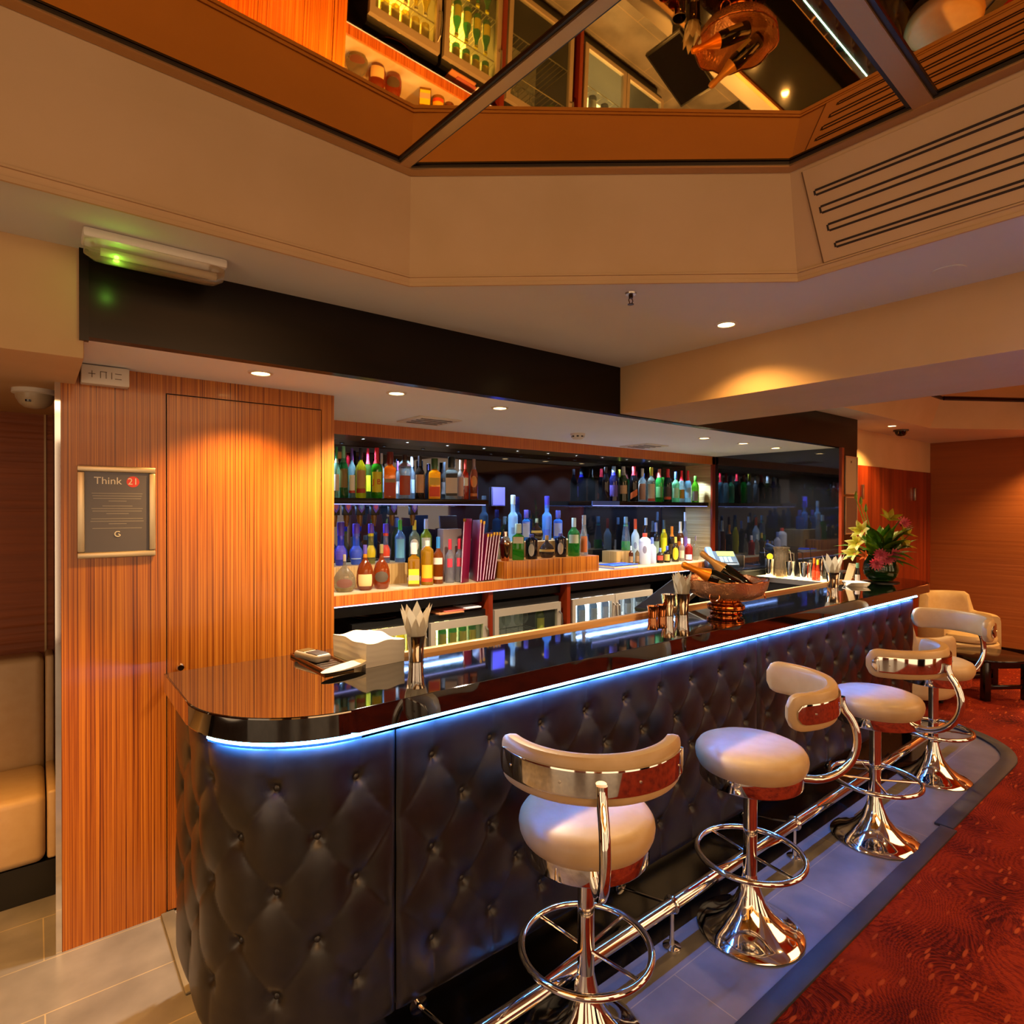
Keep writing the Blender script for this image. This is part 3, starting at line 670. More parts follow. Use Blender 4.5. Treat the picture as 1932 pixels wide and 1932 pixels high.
def bottle(label, u, vt, wpx, Y, zb, kind, tint, body=0.3, cap='#1a1a1a', lab=None, l=(.14, .46), lshape=None, foil=None, liq=None, group=None, band=None, name='spirit_bottle', mark=None, capr=None, bodycol=None, lspan=1.75):
    p = at(u, 900, Y=Y); d = depth((p.x, Y, 1.6)); zt = at(u, vt, Y=Y).z; h = zt-zb; r = wpx*d/FPX/2*0.96
    ang = math.atan2(-Y, -p.x)
    prof = PROF[kind]; seg = 24; sx = sy = 1; rz = 0
    if kind in ('square',): seg = 4; rr = r*1.30
    else: rr = r
    if kind == 'flask': sy = 0.5
    if kind == 'bulb': sy = 0.75
    P = [(a*rr, b*h) for a, b in prof]; top = P[-1]
    flat = kind in ('flask', 'bulb', 'square')
    face = ang-PI/2 if flat else 0       # flat fronts turn towards the room
    b = lathe(NB(), P+[(0, top[1])], seg, (0, 0, 0), sx, sy)
    if seg == 4:
        xform(b, Matrix.Rotation(PI/4, 4, 'Z'))
        bmesh.ops.bevel(b, geom=[e for e in b.edges if abs(e.verts[0].co.z-e.verts[1].co.z) > 0.3*h], offset=r*0.12, segments=3, affect='EDGES', profile=0.5)
    root = finish(name, b, gl(tint, body, bodycol) if tint[0] == '#' else tint, None, None, 40)
    root.location = (p.x, Y, zb); root.rotation_euler = (0, 0, face)
    tag(root, label, 'bottle', group)
    cr = (capr or 1.12)*top[0]; c0 = h*(prof[-1][1]-0.10)
    if foil:
        lathe_part('neck_foil', [(0, top[1]*0.80), (interp(P, top[1]*0.80)*1.04, top[1]*0.80), (top[0]*1.06, top[1]*0.90), (top[0]*1.06, top[1]*0.99), (0, top[1]*0.99)], col(foil, 0.35, 0.2), root, 20)
    lathe_part('cap', [(0, c0), (cr, c0), (cr, h*0.985), (cr*0.9, h), (0, h)], col(cap, 0.3), root, 20)
    if liq:
        lc, lv = liq
        Q = [(a*0.94, max(0.004, bb)) for a, bb in P if bb < lv*h] + [(interp(P, lv*h)*0.94, lv*h), (0, lv*h)]
        lathe_part('liquid', Q, gl(lc, 0.55), root, seg, sx, sy, PI/4 if seg == 4 else 0)
    if lab:
        a = -PI/2*0 + (ang if not flat else PI/2)
        if seg == 4:
            bb = bx(-r*0.80, r*0.80, r*0.925, r*0.925+0.0012, h*l[0], h*l[1]); finish('label', bb, col(lab, 0.55), root)
        else:
            sp = lspan/2
            shell('label', lambda z: interp(P, z)+0.0006, h*l[0], h*l[1], a-sp, a+sp, col(lab, 0.55), root, sx, sy, 16, lshape)
    if band:
        bc_, b0, b1 = band
        if seg == 4: finish('label_band', bx(-r*0.82, r*0.82, r*0.925, r*0.925+0.002, h*b0, h*b1), col(bc_, 0.5), root)
        else:
            a = ang if not flat else PI/2
            shell('label_band', lambda z: interp(P, z)+0.0014, h*b0, h*b1, a-0.9, a+0.9, col(bc_, 0.5), root, sx, sy, 16, None)
    if mark:
        txt, mc, sz, zz = mark
        tb = text_bm(txt, sz*r, 0.0003); xform(tb, Matrix.Rotation(ang if not flat else PI/2, 4, 'Z') @ Matrix.Translation((r*1.02+0.001, 0, h*zz)) @ Matrix.Rotation(PI/2, 4, 'Z') @ Matrix.Rotation(PI/2, 4, 'X'))
        finish('lettering', tb, col(mc, 0.5), root)
    return root

UL = 'on the upper left shelf'; G1 = 'spirit bottles on the upper left shelf'
ZU = 1.765; F, B = 3.745, 3.87
def T(rows, where, grp, Y, z):
    for r in rows:
        kw = dict(r[-1]) if isinstance(r[-1], dict) else {}
        rr = r[:-1] if isinstance(r[-1], dict) else r
        y = kw.pop('Y', Y); zz = kw.pop('z', z)
        bottle(rr[0]+' '+where, rr[1], rr[2], rr[3], y, zz, rr[4], rr[5], group=grp, **kw)
T([
 ('green capped clear bottle with pale neck, first from the pillar', 635, 843, 13, 'spirit', '#9fc8b0', dict(cap='#2f8f5a', lab='#d5cdbb', foil='#b7e0c4', body=.35)),
 ('dark green bottle with mint foil and olive label', 648, 842, 19, 'spirit', '#1f6a38', dict(cap='#7fd0b0', lab='#7a6a34', foil='#4c9a78', l=(.2, .56), body=.45)),
 ('pale bottle with purple cap and white label', 664, 846, 14, 'spirit', '#8fb0b8', dict(cap='#5a49b8', lab='#e4ece0', band=('#b8432c', .1, .15), body=.3)),
 ('yellow green bottle with black cap and tall tan label', 681, 845, 21, 'spirit', '#a8a020', dict(cap='#121212', lab='#b08a5a', band=('#a03018', .10, .19), l=(.2, .55), body=.5)),
 ('yellow labelled bottle with red cap half hidden at the back', 694, 846, 14, 'spirit', '#5a8a40', dict(cap='#d82c48', lab='#d8d21e', foil='#d83a50', Y=B)),
 ('green bottle with red cap and yellow label lettered in red', 711, 845, 23, 'spirit', '#2c7a16', dict(cap='#c01c2c', lab='#c9c41c', l=(.12, .52), mark=('J B', '#b81a10', 1.3, .32), foil='#a81c28', body=.45)),
 ('silver capped clear bottle behind the red capped green one', 720, 855, 14, 'spirit', '#b0c4cc', dict(cap='#c8ccd0', lab='#6a88a8', Y=B)),
 ('square amber bottle with a slanting red label', 736, 853, 25, 'square', '#d07018', dict(cap='#6a2018', lab='#a83c2c', body=.55, band=('#8a7a5a', .34, .42), l=(.05, .36))),
 ('slim clear bottle with purple cap', 750, 870, 11, 'spirit', '#b8c8d8', dict(cap='#7a4ab8', lab='#d8dce4', Y=B)),
 ('silver clear bottle with black red neck and arched label', 764, 858, 26, 'squat', '#b4c8d0', dict(cap='#2a0e08', lab='#9a4a3a', foil='#8a1c14', l=(.08, .52), body=.3)),
 ('pale blue capped bottle at the back beside the arched label', 777, 862, 13, 'spirit', '#9cb4cc', dict(cap='#98b4dc', lab='#a4c4e4', Y=B)),
 ('dark bottle with black cap and wide tan label', 792, 860, 20, 'spirit', '#2a2420', dict(cap='#15131a', lab='#bc9470', l=(.14, .56), body=.5)),
 ('thin dark bottle behind the square amber one', 807, 876, 12, 'wine', '#242a38', dict(cap='#2a2a60', Y=B)),
 ('square amber bottle with orange lower label', 820, 865, 25, 'square', '#d89010', dict(cap='#3c5a30', lab='#d8471a', l=(.06, .30), band=('#c8a020', .34, .52), body=.55)),
 ('short dark capped bottle behind the black labelled one', 838, 872, 14, 'spirit', '#4a5058', dict(cap='#1c2430', lab='#6a6a70', Y=B)),
 ('square silver bottle with black and grey label', 852, 862, 27, 'square', '#8a9494', dict(cap='#101418', lab='#16181c', l=(.08, .60), band=('#b4b0ac', .14, .50), body=.45)),
 ('pale pink labelled bottle with white cap', 869, 868, 15, 'spirit', '#b8b0a8', dict(cap='#e0dce4', lab='#c0988c', l=(.08, .56))),
 ('red liqueur bottle with red cap and white label', 878, 867, 14, 'spirit', '#b83a20', dict(cap='#c8443c', lab='#dcdcc8', l=(.34, .54), body=.5)),
 ('brown bottle with pinkish neck and round tan label', 894, 866, 16, 'wine', '#7a3c24', dict(cap='#8a7474', lab='#c08c50', lshape='oval', l=(.30, .58), foil='#84706e', body=.5, band=('#b07040', .08, .15))),
], UL, G1, F, ZU)
LL = 'on the left counter'; G2 = 'bottles on the left of the back counter'
T([
 ('purple blue flavoured liqueur bottle with a thin steel pourer', 643, 985, 26, 'taper', '#4a5ac8', dict(cap='#4c3cc8', lab='#5a50d8', foil='#5a44d0', body=.5)),
 ('blue labelled liqueur bottle with purple and blue neck', 672, 988, 26, 'taper', '#5a84d8', dict(cap='#5a44d8', lab='#3c58d8', foil='#5a6ae0', band=('#b8d8ec', .14, .16), body=.45)),
 ('yellow labelled liqueur bottle with purple and yellow neck', 700, 988, 21, 'taper', '#b8b060', dict(cap='#5a44d8', lab='#d8c018', foil='#dcd41c', band=('#4a4a38', .14, .16))),
 ('red labelled liqueur bottle with purple and coral neck', 728, 988, 20, 'taper', '#a8a0a8', dict(cap='#5a44d8', lab='#e0482c', foil='#e85038', band=('#d8d8e0', .15, .17))),
 ('pale blue square shouldered bottle with bright green cap', 755, 981, 21, 'spirit', '#7ea4c4', dict(cap='#38b848', lab='#6cb4dc', l=(.1, .55), body=.4)),
 ('clear bottle with yellow cap and round white label', 782, 981, 21, 'spirit', '#b8b890', dict(cap='#dcd84c', lab='#e8e8dc', lshape='oval', l=(.24, .54))),
 ('lime yellow bottle with white cap and white label', 804, 979, 22, 'spirit', '#b8c040', dict(cap='#b8ccec', lab='#dce4d8', l=(.28, .55), body=.45)),
], LL, G2, 3.76, ZR1)
T([
 ('wide clear round flask with an oval brown label, nearest the pillar', 650, 1046, 43, 'flask', '#b0a68c', dict(cap='#9a8c78', lab='#6a4032', lshape='oval', l=(.12, .36), body=.25, liq=('#c8a830', .12), lspan=1.6)),
 ('cognac flask with purple topped neck and cream label', 689, 1028, 34, 'bulb', '#a04818', dict(cap='#5a4a9c', lab='#d0ac70', foil='#c07c1c', l=(.10, .36), body=.5)),
 ('cognac flask with olive capped neck and dark gold label', 720, 1027, 33, 'bulb', '#a84c1c', dict(cap='#8a7c48', lab='#4a3c2c', l=(.16, .40), lshape='oval', body=.45)),
 ('square gold tequila bottle with a yellow leaf shaped label', 781, 1024, 25, 'square', '#c88c14', dict(cap='#d8d4c4', lab='#d8c020', l=(.06, .40), body=.5, band=('#c0a080', .14, .26))),
 ('gold tequila bottle with a yellow label and a red crest', 806, 1020, 26, 'squat', '#d09818', dict(cap='#d8dcc8', lab='#dca820', l=(.08, .46), band=('#c83c18', .08, .16), body=.5)),
 ('amber bourbon bottle with a bright blue cap', 827, 1013, 21, 'spirit', '#a85418', dict(cap='#2c84c8', lab='#d8ccb8', l=(.42, .56), body=.5, band=('#c8a880', .1, .16))),
 ('left of two clear vodka bottles with red shield labels', 849, 1017, 19, 'spirit', '#c4c0c4', dict(cap='#d02c40', lab='#c03044', l=(.36, .56), lspan=1.1, body=.25)),
 ('right of two clear vodka bottles with red shield labels', 867, 1016, 19, 'spirit', '#c4c0c4', dict(cap='#d02c40', lab='#c03044', l=(.36, .56), lspan=1.1, body=.25)),
], LL, G2, 3.50, CT)
MM = 'on the middle display box'; G3 = 'bottles on the middle display box'
T([
 ('green gin bottle with pale cap and square cream label', 978, 988, 25, 'square', '#3c9028', dict(cap='#c4e0d0', lab='#c4b89c', l=(.46, .64), body=.5)),
 ('squat dark bottle with a white diamond label, left one', 1003, 1008, 24, 'squat', '#1c1a26', dict(cap='#3a3a80', lab='#b0a89c', l=(.12, .62), lspan=1.0, lshape='oval', body=.6)),
 ('round decanter with a gold belt', 1032, 1010, 30, 'bulb', '#4a3a34', dict(cap='#b08448', lab='#b08a3c', l=(.28, .38), lspan=3.0, body=.5)),
 ('squat dark bottle with a white diamond label, right one', 1058, 1006, 23, 'squat', '#1c1a26', dict(cap='#3a3a80', lab='#b8a890', l=(.12, .62), lspan=1.0, lshape='oval', body=.6)),
 ('green bottle with white cap and pale label', 1083, 977, 24, 'spirit', '#2f8a3a', dict(cap='#bcdcec', lab='#b4c0a4', l=(.34, .56), body=.45)),
 ('slim clear bottle painted with orange flowers', 1102, 972, 16, 'soda', '#b0b4b4', dict(cap='#9a9ca8', lab='#b8602c', l=(.08, .48))),
], MM, G3, 3.52, ZR2)
T([
 ('tall frosted white vodka bottle standing behind the green gin', 968, 934, 19, 'tall', '#b0d4ee', dict(cap='#b8d4e8', lab='#6c8cb8', l=(.16, .30), lspan=.7, body=.75, bodycol='#a8d8ff')),
 ('sapphire blue gin bottle left of the round rum bottle', 993, 962, 17, 'square', '#3c90e0', dict(cap='#5c58c8', lab='#a8b4d8', l=(.12, .56), body=.6)),
 ('round brown rum bottle with gold neck at the back', 1013, 978, 25, 'bulb', '#4a3018', dict(cap='#8a9a80', lab='#b8923c', l=(.34, .44), lspan=2.2, body=.5)),
 ('tall frosted blue vodka bottle with blue cap at the back', 1032, 936, 19, 'tall', '#80b0f0', dict(cap='#3c3ccc', lab='#4c6ce0', l=(.05, .24), lspan=1.4, body=.75, foil='#3c70d8', bodycol='#70b0ff')),
 ('sapphire blue gin bottle right of the blue vodka', 1053, 963, 19, 'square', '#3c84e0', dict(cap='#5058b8', lab='#8c98c4', l=(.12, .56), body=.6)),
], MM, G3, 3.78, ZR3)
UR = 'on the upper right shelf'; G4 = 'bottles on the upper right shelf'
T([
 ('dark wine bottle with clear neck, first at the left end', 1143, 881, 15, 'wine', '#24242c', dict(cap='#303038', body=.5)),
 ('black bottle with royal blue shoulders', 1158, 880, 19, 'wine', '#1c1e50', dict(cap='#88b4d8', lab='#4a3c90', foil='#2828c8', body=.6)),
 ('dark champagne bottle with square tan label', 1176, 880, 18, 'wine', '#2c3414', dict(cap='#9aa4a8', lab='#b89874', l=(.22, .46), foil='#8a9084', body=.5)),
 ('black wine bottle with red neck and orange slanted label', 1196, 880, 17, 'wine', '#14121c', dict(cap='#c03040', lab='#c8602c', l=(.12, .30), lshape='diag', foil='#c02c3c', body=.6)),
 ('silver capped bottle with tall tan label', 1212, 884, 16, 'spirit', '#8a9498', dict(cap='#c8ccc8', lab='#a08078', l=(.06, .54))),
 ('yellow capped bottle with pale label over a red foot', 1229, 882, 17, 'spirit', '#9ca8a0', dict(cap='#c8c040', lab='#c0b090', l=(.10, .52), band=('#b03820', .02, .1))),
 ('light green bottle with a dull red neck', 1244, 885, 16, 'wine', '#2c9440', dict(cap='#b86a64', lab='#4c8a50', foil='#b05c5c', body=.5)),
 ('dark bottle with bright red cap and small red seal', 1260, 885, 16, 'wine', '#1c3028', dict(cap='#d82c38', lab='#3a2c34', foil='#d02c3c', band=('#c83c28', .08, .16), body=.5)),
 ('pale mint green bottle with blue cap', 1275, 890, 15, 'spirit', '#7cc89a', dict(cap='#3c64b8', lab='#a4e0b8', body=.5)),
 ('clear bottle with red cap and a gold label', 1286, 888, 13, 'spirit', '#a8c4c8', dict(cap='#e8202c', lab='#a87c1c', l=(.12, .40), foil='#dc2434')),
 ('pale blue bottle with red cap next to the gold label', 1298, 888, 13, 'spirit', '#8cb8cc', dict(cap='#e0283c', lab='#8cb0c4', foil='#dc2c40', body=.4)),
 ('small green beer bottle, last at the right end', 1312, 898, 14, 'wine', '#4c9c1c', dict(cap='#3c8a2c', lab='#8a8480', l=(.06, .42), body=.5)),
], UR, G4, 3.77, ZU)
RR = 'on the right counter'; G5 = 'bottles on the right of the back counter'
T([
 ('clear bottle a third full of bright green liquid', 1181, 975, 18, 'cone', '#a4bcd0', dict(cap='#7aa4b8', liq=('#28d818', .28), body=.2, z=ZR4, foil='#4c9c80')),
 ('white bottle with orange cap and black round emblem', 1199, 979, 16, 'spirit', '#d4e8f0', dict(cap='#dc5028', lab='#7c88a8', l=(.30, .46), lspan=.8, lshape='oval', body=.9)),
 ('dark bottle with silver cap and white label behind the white ones', 1219, 977, 14, 'wine', '#2c3844', dict(cap='#b8d4ec', lab='#dce4ec')),
 ('dark bottle with a patterned label and blue grey cap', 1238, 986, 15, 'spirit', '#2c3440', dict(cap='#6c7ca8', lab='#7c9484', l=(.10, .5))),
 ('bright yellow bottle with a black cap', 1253, 981, 13, 'spirit', '#d8d018', dict(cap='#2c4c5c', lab='#dcd41c', l=(.2, .55), foil='#d8cc20', body=.7)),
 ('dark bottle with an orange cap', 1268, 993, 14, 'spirit', '#2c2010', dict(cap='#e88418', lab='#4c3818', foil='#e08018', body=.6)),
 ('brown bottle with a wide white cap', 1284, 984, 14, 'spirit', '#8c4c18', dict(cap='#dce0d8', lab='#c86818', foil='#d8dcd4', l=(.1, .46), body=.5)),
 ('tall slim bottle with blue cap and tall white pourer', 1293, 966, 10, 'tall', '#a8b4c8', dict(cap='#c8dcf0', lab='#7c5cc0', body=.5)),
], RR, G5, 3.80, CT)
T([
 ('white coconut liqueur bottle with a red cap', 1217, 1006, 23, 'squat', '#e4e8f4', dict(cap='#d84430', lab='#7a7488', l=(.36, .60), lspan=.7, lshape='oval', body=.95, foil='#e0e4f0')),
 ('frosted white bottle with a grey blue cap', 1231, 1014, 16, 'spirit', '#d8dcf0', dict(cap='#5c74b8', body=.9)),
 ('small dark bottle with a bright red label', 1246, 1034, 14, 'spirit', '#3c3020', dict(cap='#5c74a8', lab='#c83828', l=(.2, .5), body=.5)),
 ('small dark bottle with a black and gold label', 1259, 1030, 13, 'spirit', '#2c2418', dict(cap='#3c54b8', lab='#a88c3c', l=(.12, .5), body=.5)),
 ('brown bottle with a yellow oval label', 1275, 1013, 14, 'spirit', '#4c3410', dict(cap='#c8a848', lab='#d0b81c', l=(.08, .58), lshape='oval', body=.6)),
 ('slim white labelled bottle with white cap', 1287, 1015, 11, 'spirit', '#b8b4a8', dict(cap='#d0e4e8', lab='#c0a88c', body=.4)),
 ('red liqueur bottle with black and white label', 1300, 1016, 15, 'spirit', '#b82c20', dict(cap='#e0d8dc', lab='#c8c8cc', l=(.05, .28), foil='#c83830', body=.5)),
 ('small clear bottle with a grey cap, last at the right end', 1313, 1011, 14, 'bulb', '#c0bca8', dict(cap='#6c6070', body=.2)),
], RR, G5, 3.56, CT)
for u, c_, ds in ((1191, '#7c3a24', 'reddish brown'), (1203, '#a8845c', 'olive brown')):
    bottle('tiny %s miniature bottle beside the blue book' % ds, u, 1030, 9, 3.60, CT, 'spirit', c_, group='miniature bottles beside the blue book', cap='#c8d8e4', lab='#8a6a48', name='miniature_bottle')

# spirit measures with purple shield badges under the left shelf
kk = 0
for u in (633, 656, 681, 708, 742, 781):
    kk += 1; p = at(u, 958, Y=3.74)
    t = thing('spirit_optic', 'shield badged spirit dispenser under the left shelf, %s from the wood pillar' % ('first', 'second', 'third', 'fourth', 'fifth', 'sixth')[kk-1], 'dispenser', (p.x, 3.74, 1.727), 0, 'spirit dispensers under the left shelf')
    sh = [(-.021, 0), (.021, 0), (.021, -.028), (0, -.058), (-.021, -.028)]
    for nm, sc, y0, c_ in (('shield_badge', 1.0, -0.006, '#5a4cd8'), ('badge_face', 0.66, -0.009, ('#b8606c', '#c8647c', '#6ca8dc', '#c85c90', '#5c8ce0', '#a8a8e8')[kk-1])):
        b = prism(NB(), [(x*sc, z*sc-0.004) for x, z in sh], 0, 0.005); xform(b, Matrix.Translation((0, y0, 0)) @ Matrix.Rotation(PI/2, 4, 'X')); finish(nm, b, col(c_, 0.4), t)
    finish('clamp', bx(-.03, .03, -0.004, 0.03, -0.075, 0, 0.004), M_BLK, t)
    finish('measure', lathe(NB(), [(0, -.15), (.012, -.15), (.02, -.09), (.02, -.06), (0, -.06)], 16, (0, 0.02, 0)), gl('#8a5a20', 0.6), t)
# box, folders, screen, blue book
p = at(850, 1010, Y=3.62); o = finish('gift_box', bx(p.x-0.085, p.x+0.07, 3.58, 3.66, CT, at(850, 998, Y=3.6).z, 0.003), col('#8a7c78', 0.5)); tag(o, 'tall grey gift box behind the two red capped vodka bottles', 'box')
p = at(852, 982, Y=3.72); fo = bx(-0.075, 0.075, -0.006, 0.006, 0, 0.46, 0.002); o = finish('menu_folder', xform(fo, Matrix.Rotation(-0.16, 4, 'X')), col('#1c2040', 0.35)); o.location = (p.x, 3.70, at(852, 1000, Y=3.7).z-0.36); tag(o, 'dark navy menu folder leaning behind the grey gift box', 'menu'); o.location.z = CT+0.002
mcol = pm('burgundy_cover', '#7a1038', 0.35); mcol2 = pm('dark_red_cover', '#5c0c14', 0.35); gold = pm('gold_corner', '#c8a040', 0.3, 1.0); page = col('#c8b8c8', 0.6)
mdesc = ['wide burgundy menu leaning leftmost in the row of menus', 'burgundy menu standing second in the row of menus', 'burgundy menu standing third in the row of menus', 'pale edged burgundy menu in the middle of the row', 'dark red menu fifth in the row of leaning menus', 'dark red menu sixth in the row of leaning menus', 'dark red menu seventh in the row of leaning menus', 'dark red menu rightmost in the row of leaning menus']
for k in range(8):
    u = (888, 897, 902, 907, 912, 917, 922, 927)[k]; hh = (.44, .43, .42, .33, .33, .34, .34, .34)[k]
    p = at(u-6, 1085, Y=3.52); t = thing('menu_folder', mdesc[k], 'menu', (p.x-(0.035 if k == 0 else 0), 3.50-(0.04 if k == 0 else 0), CT), -0.75 if k == 0 else 0, 'menus leaning on the back counter')
    lean = Matrix.Rotation((.05, .07, .08, .14, .15, .155, .16, .165)[k], 4, 'Y')
    turn = Matrix.Rotation(-0.35 if k else -0.35, 4, 'Z')
    m = mcol if k < 4 else mcol2
    finish('cover', xform(bx(-0.006, 0.006, -0.10, 0.11 if k else 0.0, 0, hh, 0.002), lean @ turn), m, t)
    finish('pages', xform(bx(-0.0025, 0.0025, -0.1006, -0.02, 0.006, hh-0.006), lean @ turn), page, t)
    finish('corner', xform(bx(-0.0065, 0.0065, -0.103, -0.085, hh-0.02, hh+0.001), lean @ turn), gold, t)
p = at(942, 937, Y=3.95); t = tag(finish('wall_sign', bx(p.x-0.066, p.x+0.066, 3.955, 3.975, at(942, 955, Y=3.95).z, at(942, 919, Y=3.95).z, 0.003), col('#4a4a78', 0.4)), 'small square blue lit sign on the dark back mirror', 'sign')
finish('lit_face', bx(p.x-0.060, p.x+0.060, 3.952, 3.956, at(942, 953, Y=3.95).z, at(942, 921, Y=3.95).z), pm('blue_lit_face', '#4a4af0', 0.5, emit=(0.12, 0.12, 0.75), es=0.6), t)
p = at(1168, 1066, Y=3.50); b = finish('book', bx(-0.15, 0.15, -0.09, 0.09, 0.002, 0.026, 0.002), col('#d0c0a0', 0.8)); b.location = (p.x, 3.51, CT); tag(b, 'thick blue covered book lying on the back counter', 'book')
finish('cover', bx(-0.155, 0.152, -0.095, 0.092, 0.026, 0.030, 0.001), col('#1c4ce0', 0.35), b); finish('cover', bx(-0.155, 0.152, -0.095, 0.092, 0, 0.0025), col('#1c3cd8', 0.35), b)
sk = at(953, 1055, Y=3.5); t = thing('cocktail_shaker', 'copper cocktail shaker at the left end of the middle display box', 'cocktail shaker', (sk.x, 3.50, ZR2))
q = 0.235
finish('tumbler', lathe(NB(), [(0, 0), (.028, 0), (.030, .004), (.042, .125), (0, .125)], 28), M_COPPER, t); finish('lid', lathe(NB(), [(0, .125), (.0415, .125), (.034, .165), (.02, .18), (.018, .20), (.017, .215), (0, .218)], 28), M_CHROME, t)

# ------------------------------------------------------------------ fridges under the back counter
M_FDOOR = pm('satin_steel_door', '#b0a290', 0.45, 0.35)
M_FR = pm('black_fridge_case', '#0d0c0c', 0.35); M_PANE = glass('fridge_pane', '#e8f0e8', 0.02); M_WIRE = pm('fridge_wire_shelf', '#c0c0b0', 0.3, 0.8)
def fridge(label, u0, u1, doors, lampcol, lampes, vtop):
    Yf = SY+0.03; x0 = at(u0, 1150, Y=Yf).x; x1 = at(u1, 1150, Y=Yf).x; zt = at((u0+u1)/2, vtop, Y=Yf).z
    W = x1-x0; t = thing('bottle_fridge', label, 'fridge', ((x0+x1)/2, Yf, 0)); h = W/2
    b = NB()
    for a in ((-h, h, .03, .47, zt-.045, zt), (-h, h, .03, .47, .08, .12), (-h, -h+.02, .03, .47, .12, zt-.045), (h-.02, h, .03, .47, .12, zt-.045), (-h+.02, h-.02, .45, .47, .12, zt-.045), (-h+.03, h-.03, .06, .44, 0, .08)): box(b, *a)
    finish('case', b, M_FR, t)
    finish('back_liner', bx(-h+.021, h-.021, .446, .449, .12, zt-.046), pm('glowing_fridge_liner', '#e8e4c8', 0.5, emit=lampcol, es=0.28*lampes if lampes > 2 else 0.05), t)  # liner given a glow of its own to brighten the fridge inside
    finish('lamp', bx(-h+.03, h-.03, .16, .18, zt-.062, zt-.047), pm('fridge_lamp', '#ffffff', 0.5, emit=lampcol, es=lampes), t)
    for zz in (.42, .72): 
        b = NB()
        for k in range(16): rod(b, (-h+.02+(W-.04)*k/15, .05, zz), (-h+.02+(W-.04)*k/15, .44, zz), .002, 6)
        rod(b, (-h+.02, .05, zz), (h-.02, .05, zz), .004, 6); rod(b, (-h+.02, .43, zz), (h-.02, .43, zz), .004, 6); finish('wire_shelf', b, M_WIRE, t)
        if lampes > 2: finish('shelf_lamp', bx(-h+.04, h-.04, .43, .44, zz-.02, zz-.008), pm('fridge_shelf_lamp', '#ffffff', 0.5, emit=lampcol, es=lampes*0.5), t)
    dw = W/doors
    for k in range(doors):
        a0 = -h+k*dw+.004; a1 = a0+dw-.008; fr_ = .036; b = NB(); z0, z1 = .13, zt-.0455
        for q_ in ((a0, a1, 0, .03, z1-fr_*1.4, z1), (a0, a1, 0, .03, z0, z0+fr_), (a0, a0+fr_, 0, .03, z0+fr_, z1-fr_*1.4), (a1-fr_, a1, 0, .03, z0+fr_, z1-fr_*1.4)): box(b, *q_)
        d = finish('door', b, M_FDOOR, t); finish('pane', bx(a0+fr_, a1-fr_, .012, .016, z0+fr_, z1-fr_*1.4), M_PANE, d)
        hx = (a1-.018) if (k == 0) else (a0+.018)
        tb = tube(NB(), [(hx, 0, z1-.07), (hx, -.03, z1-.09), (hx, -.036, z1-.16), (hx, -.03, z1-.25), (hx, 0, z1-.27)], .007, 8); finish('handle', tb, M_STEEL, d)
    return t, (x0+x1)/2, W, Yf, zt
def fill(src, n, cx, W, Y, z, lab, grp):
    for k in range(n):
        x = cx-W/2+.07+(W-.14)*k/max(1, n-1)
        o = copy_thing(src, lab % ORD[k], (x, Y, z), 0, grp)
ORD = ['first', 'second', 'third', 'fourth', 'fifth', 'sixth', 'seventh']
def small_bottle(label, tint, cap, lab, h=.235, r=.03, body=.5, name='beer_bottle'):
    P = [(0, 0), (r*.95, 0), (r, .004), (r, h*.55), (r*.8, h*.64), (r*.45, h*.78), (r*.4, h*.95), (0, h*.95)]
    o = finish(name, lathe(NB(), P, 18), gl(tint, body)); tag(o, label, 'bottle')
    lathe_part('cap', [(0, h*.93), (r*.47, h*.93), (r*.47, h), (0, h)], col(cap, .4), o, 14)
    shell('label', r*1.01, h*.15, h*.48, -PI*.9, -PI*.1, col(lab, .6), o)
    return o
fl = [('first black fridge from the wood pillar, lit yellow and full of bottles', 668, 806, 1, (1, .82, .22), 22, 1172),
      ('second black fridge, lit yellow with rows of green bottles', 812, 921, 1, (1, .90, .34), 22, 1157),
      ('third fridge under the back counter, dim with glasses inside', 933, 1059, 1, (1, .9, .7), 0.6, 1132),
      ('double door fridge at the right, lit cold white', 1080, 1232, 2, (.75, .85, 1), 20, 1112)]
FR = [fridge(*f) for f in fl]
_, cx, W, Yf, zt = FR[0]
s = small_bottle('first yellow bottle on the top shelf of the first fridge', '#d8c820', '#d8d8c0', '#e8e080')
s.location = (cx-W/2+.07, Yf+.10, .724)
def row(src, n, cx, W, Y, z, lab, grp, skip=0):
    for k in range(skip, n):
        copy_thing(src, lab % ORD[k], (cx-W/2+.07+(W-.14)*k/(n-1), Y, z), 0, grp)
s['group'] = 'bottles in the first fridge'
row(s, 6, cx, W, Yf+.10, .724, '%s yellow bottle on the top shelf of the first fridge', 'bottles in the first fridge', 1)
row(s, 6, cx, W, Yf+.10, .424, '%s yellow bottle on the middle shelf of the first fridge', 'bottles in the first fridge')
row(s, 6, cx, W, Yf+.10, .121, '%s yellow bottle on the floor of the first fridge', 'bottles in the first fridge')
_, cx, W, Yf, zt = FR[1]
s = small_bottle('first green bottle on the top shelf of the second fridge', '#2c8a4a', '#d8d020', '#d8c818', body=.5)
s.location = (cx-W/2+.07, Yf+.10, .724); s['group'] = 'bottles in the second fridge'
row(s, 5, cx, W, Yf+.10, .724, '%s green bottle on the top shelf of the second fridge', 'bottles in the second fridge', 1)
row(s, 5, cx, W, Yf+.10, .424, '%s green bottle on the middle shelf of the second fridge', 'bottles in the second fridge')
row(s, 5, cx, W, Yf+.10, .121, '%s green bottle on the floor of the second fridge', 'bottles in the second fridge')
row(s, 5, cx, W, Yf+.24, .724, '%s green bottle in the back row on the top shelf of the second fridge', 'bottles in the second fridge')
_, cx, W, Yf, zt = FR[2]
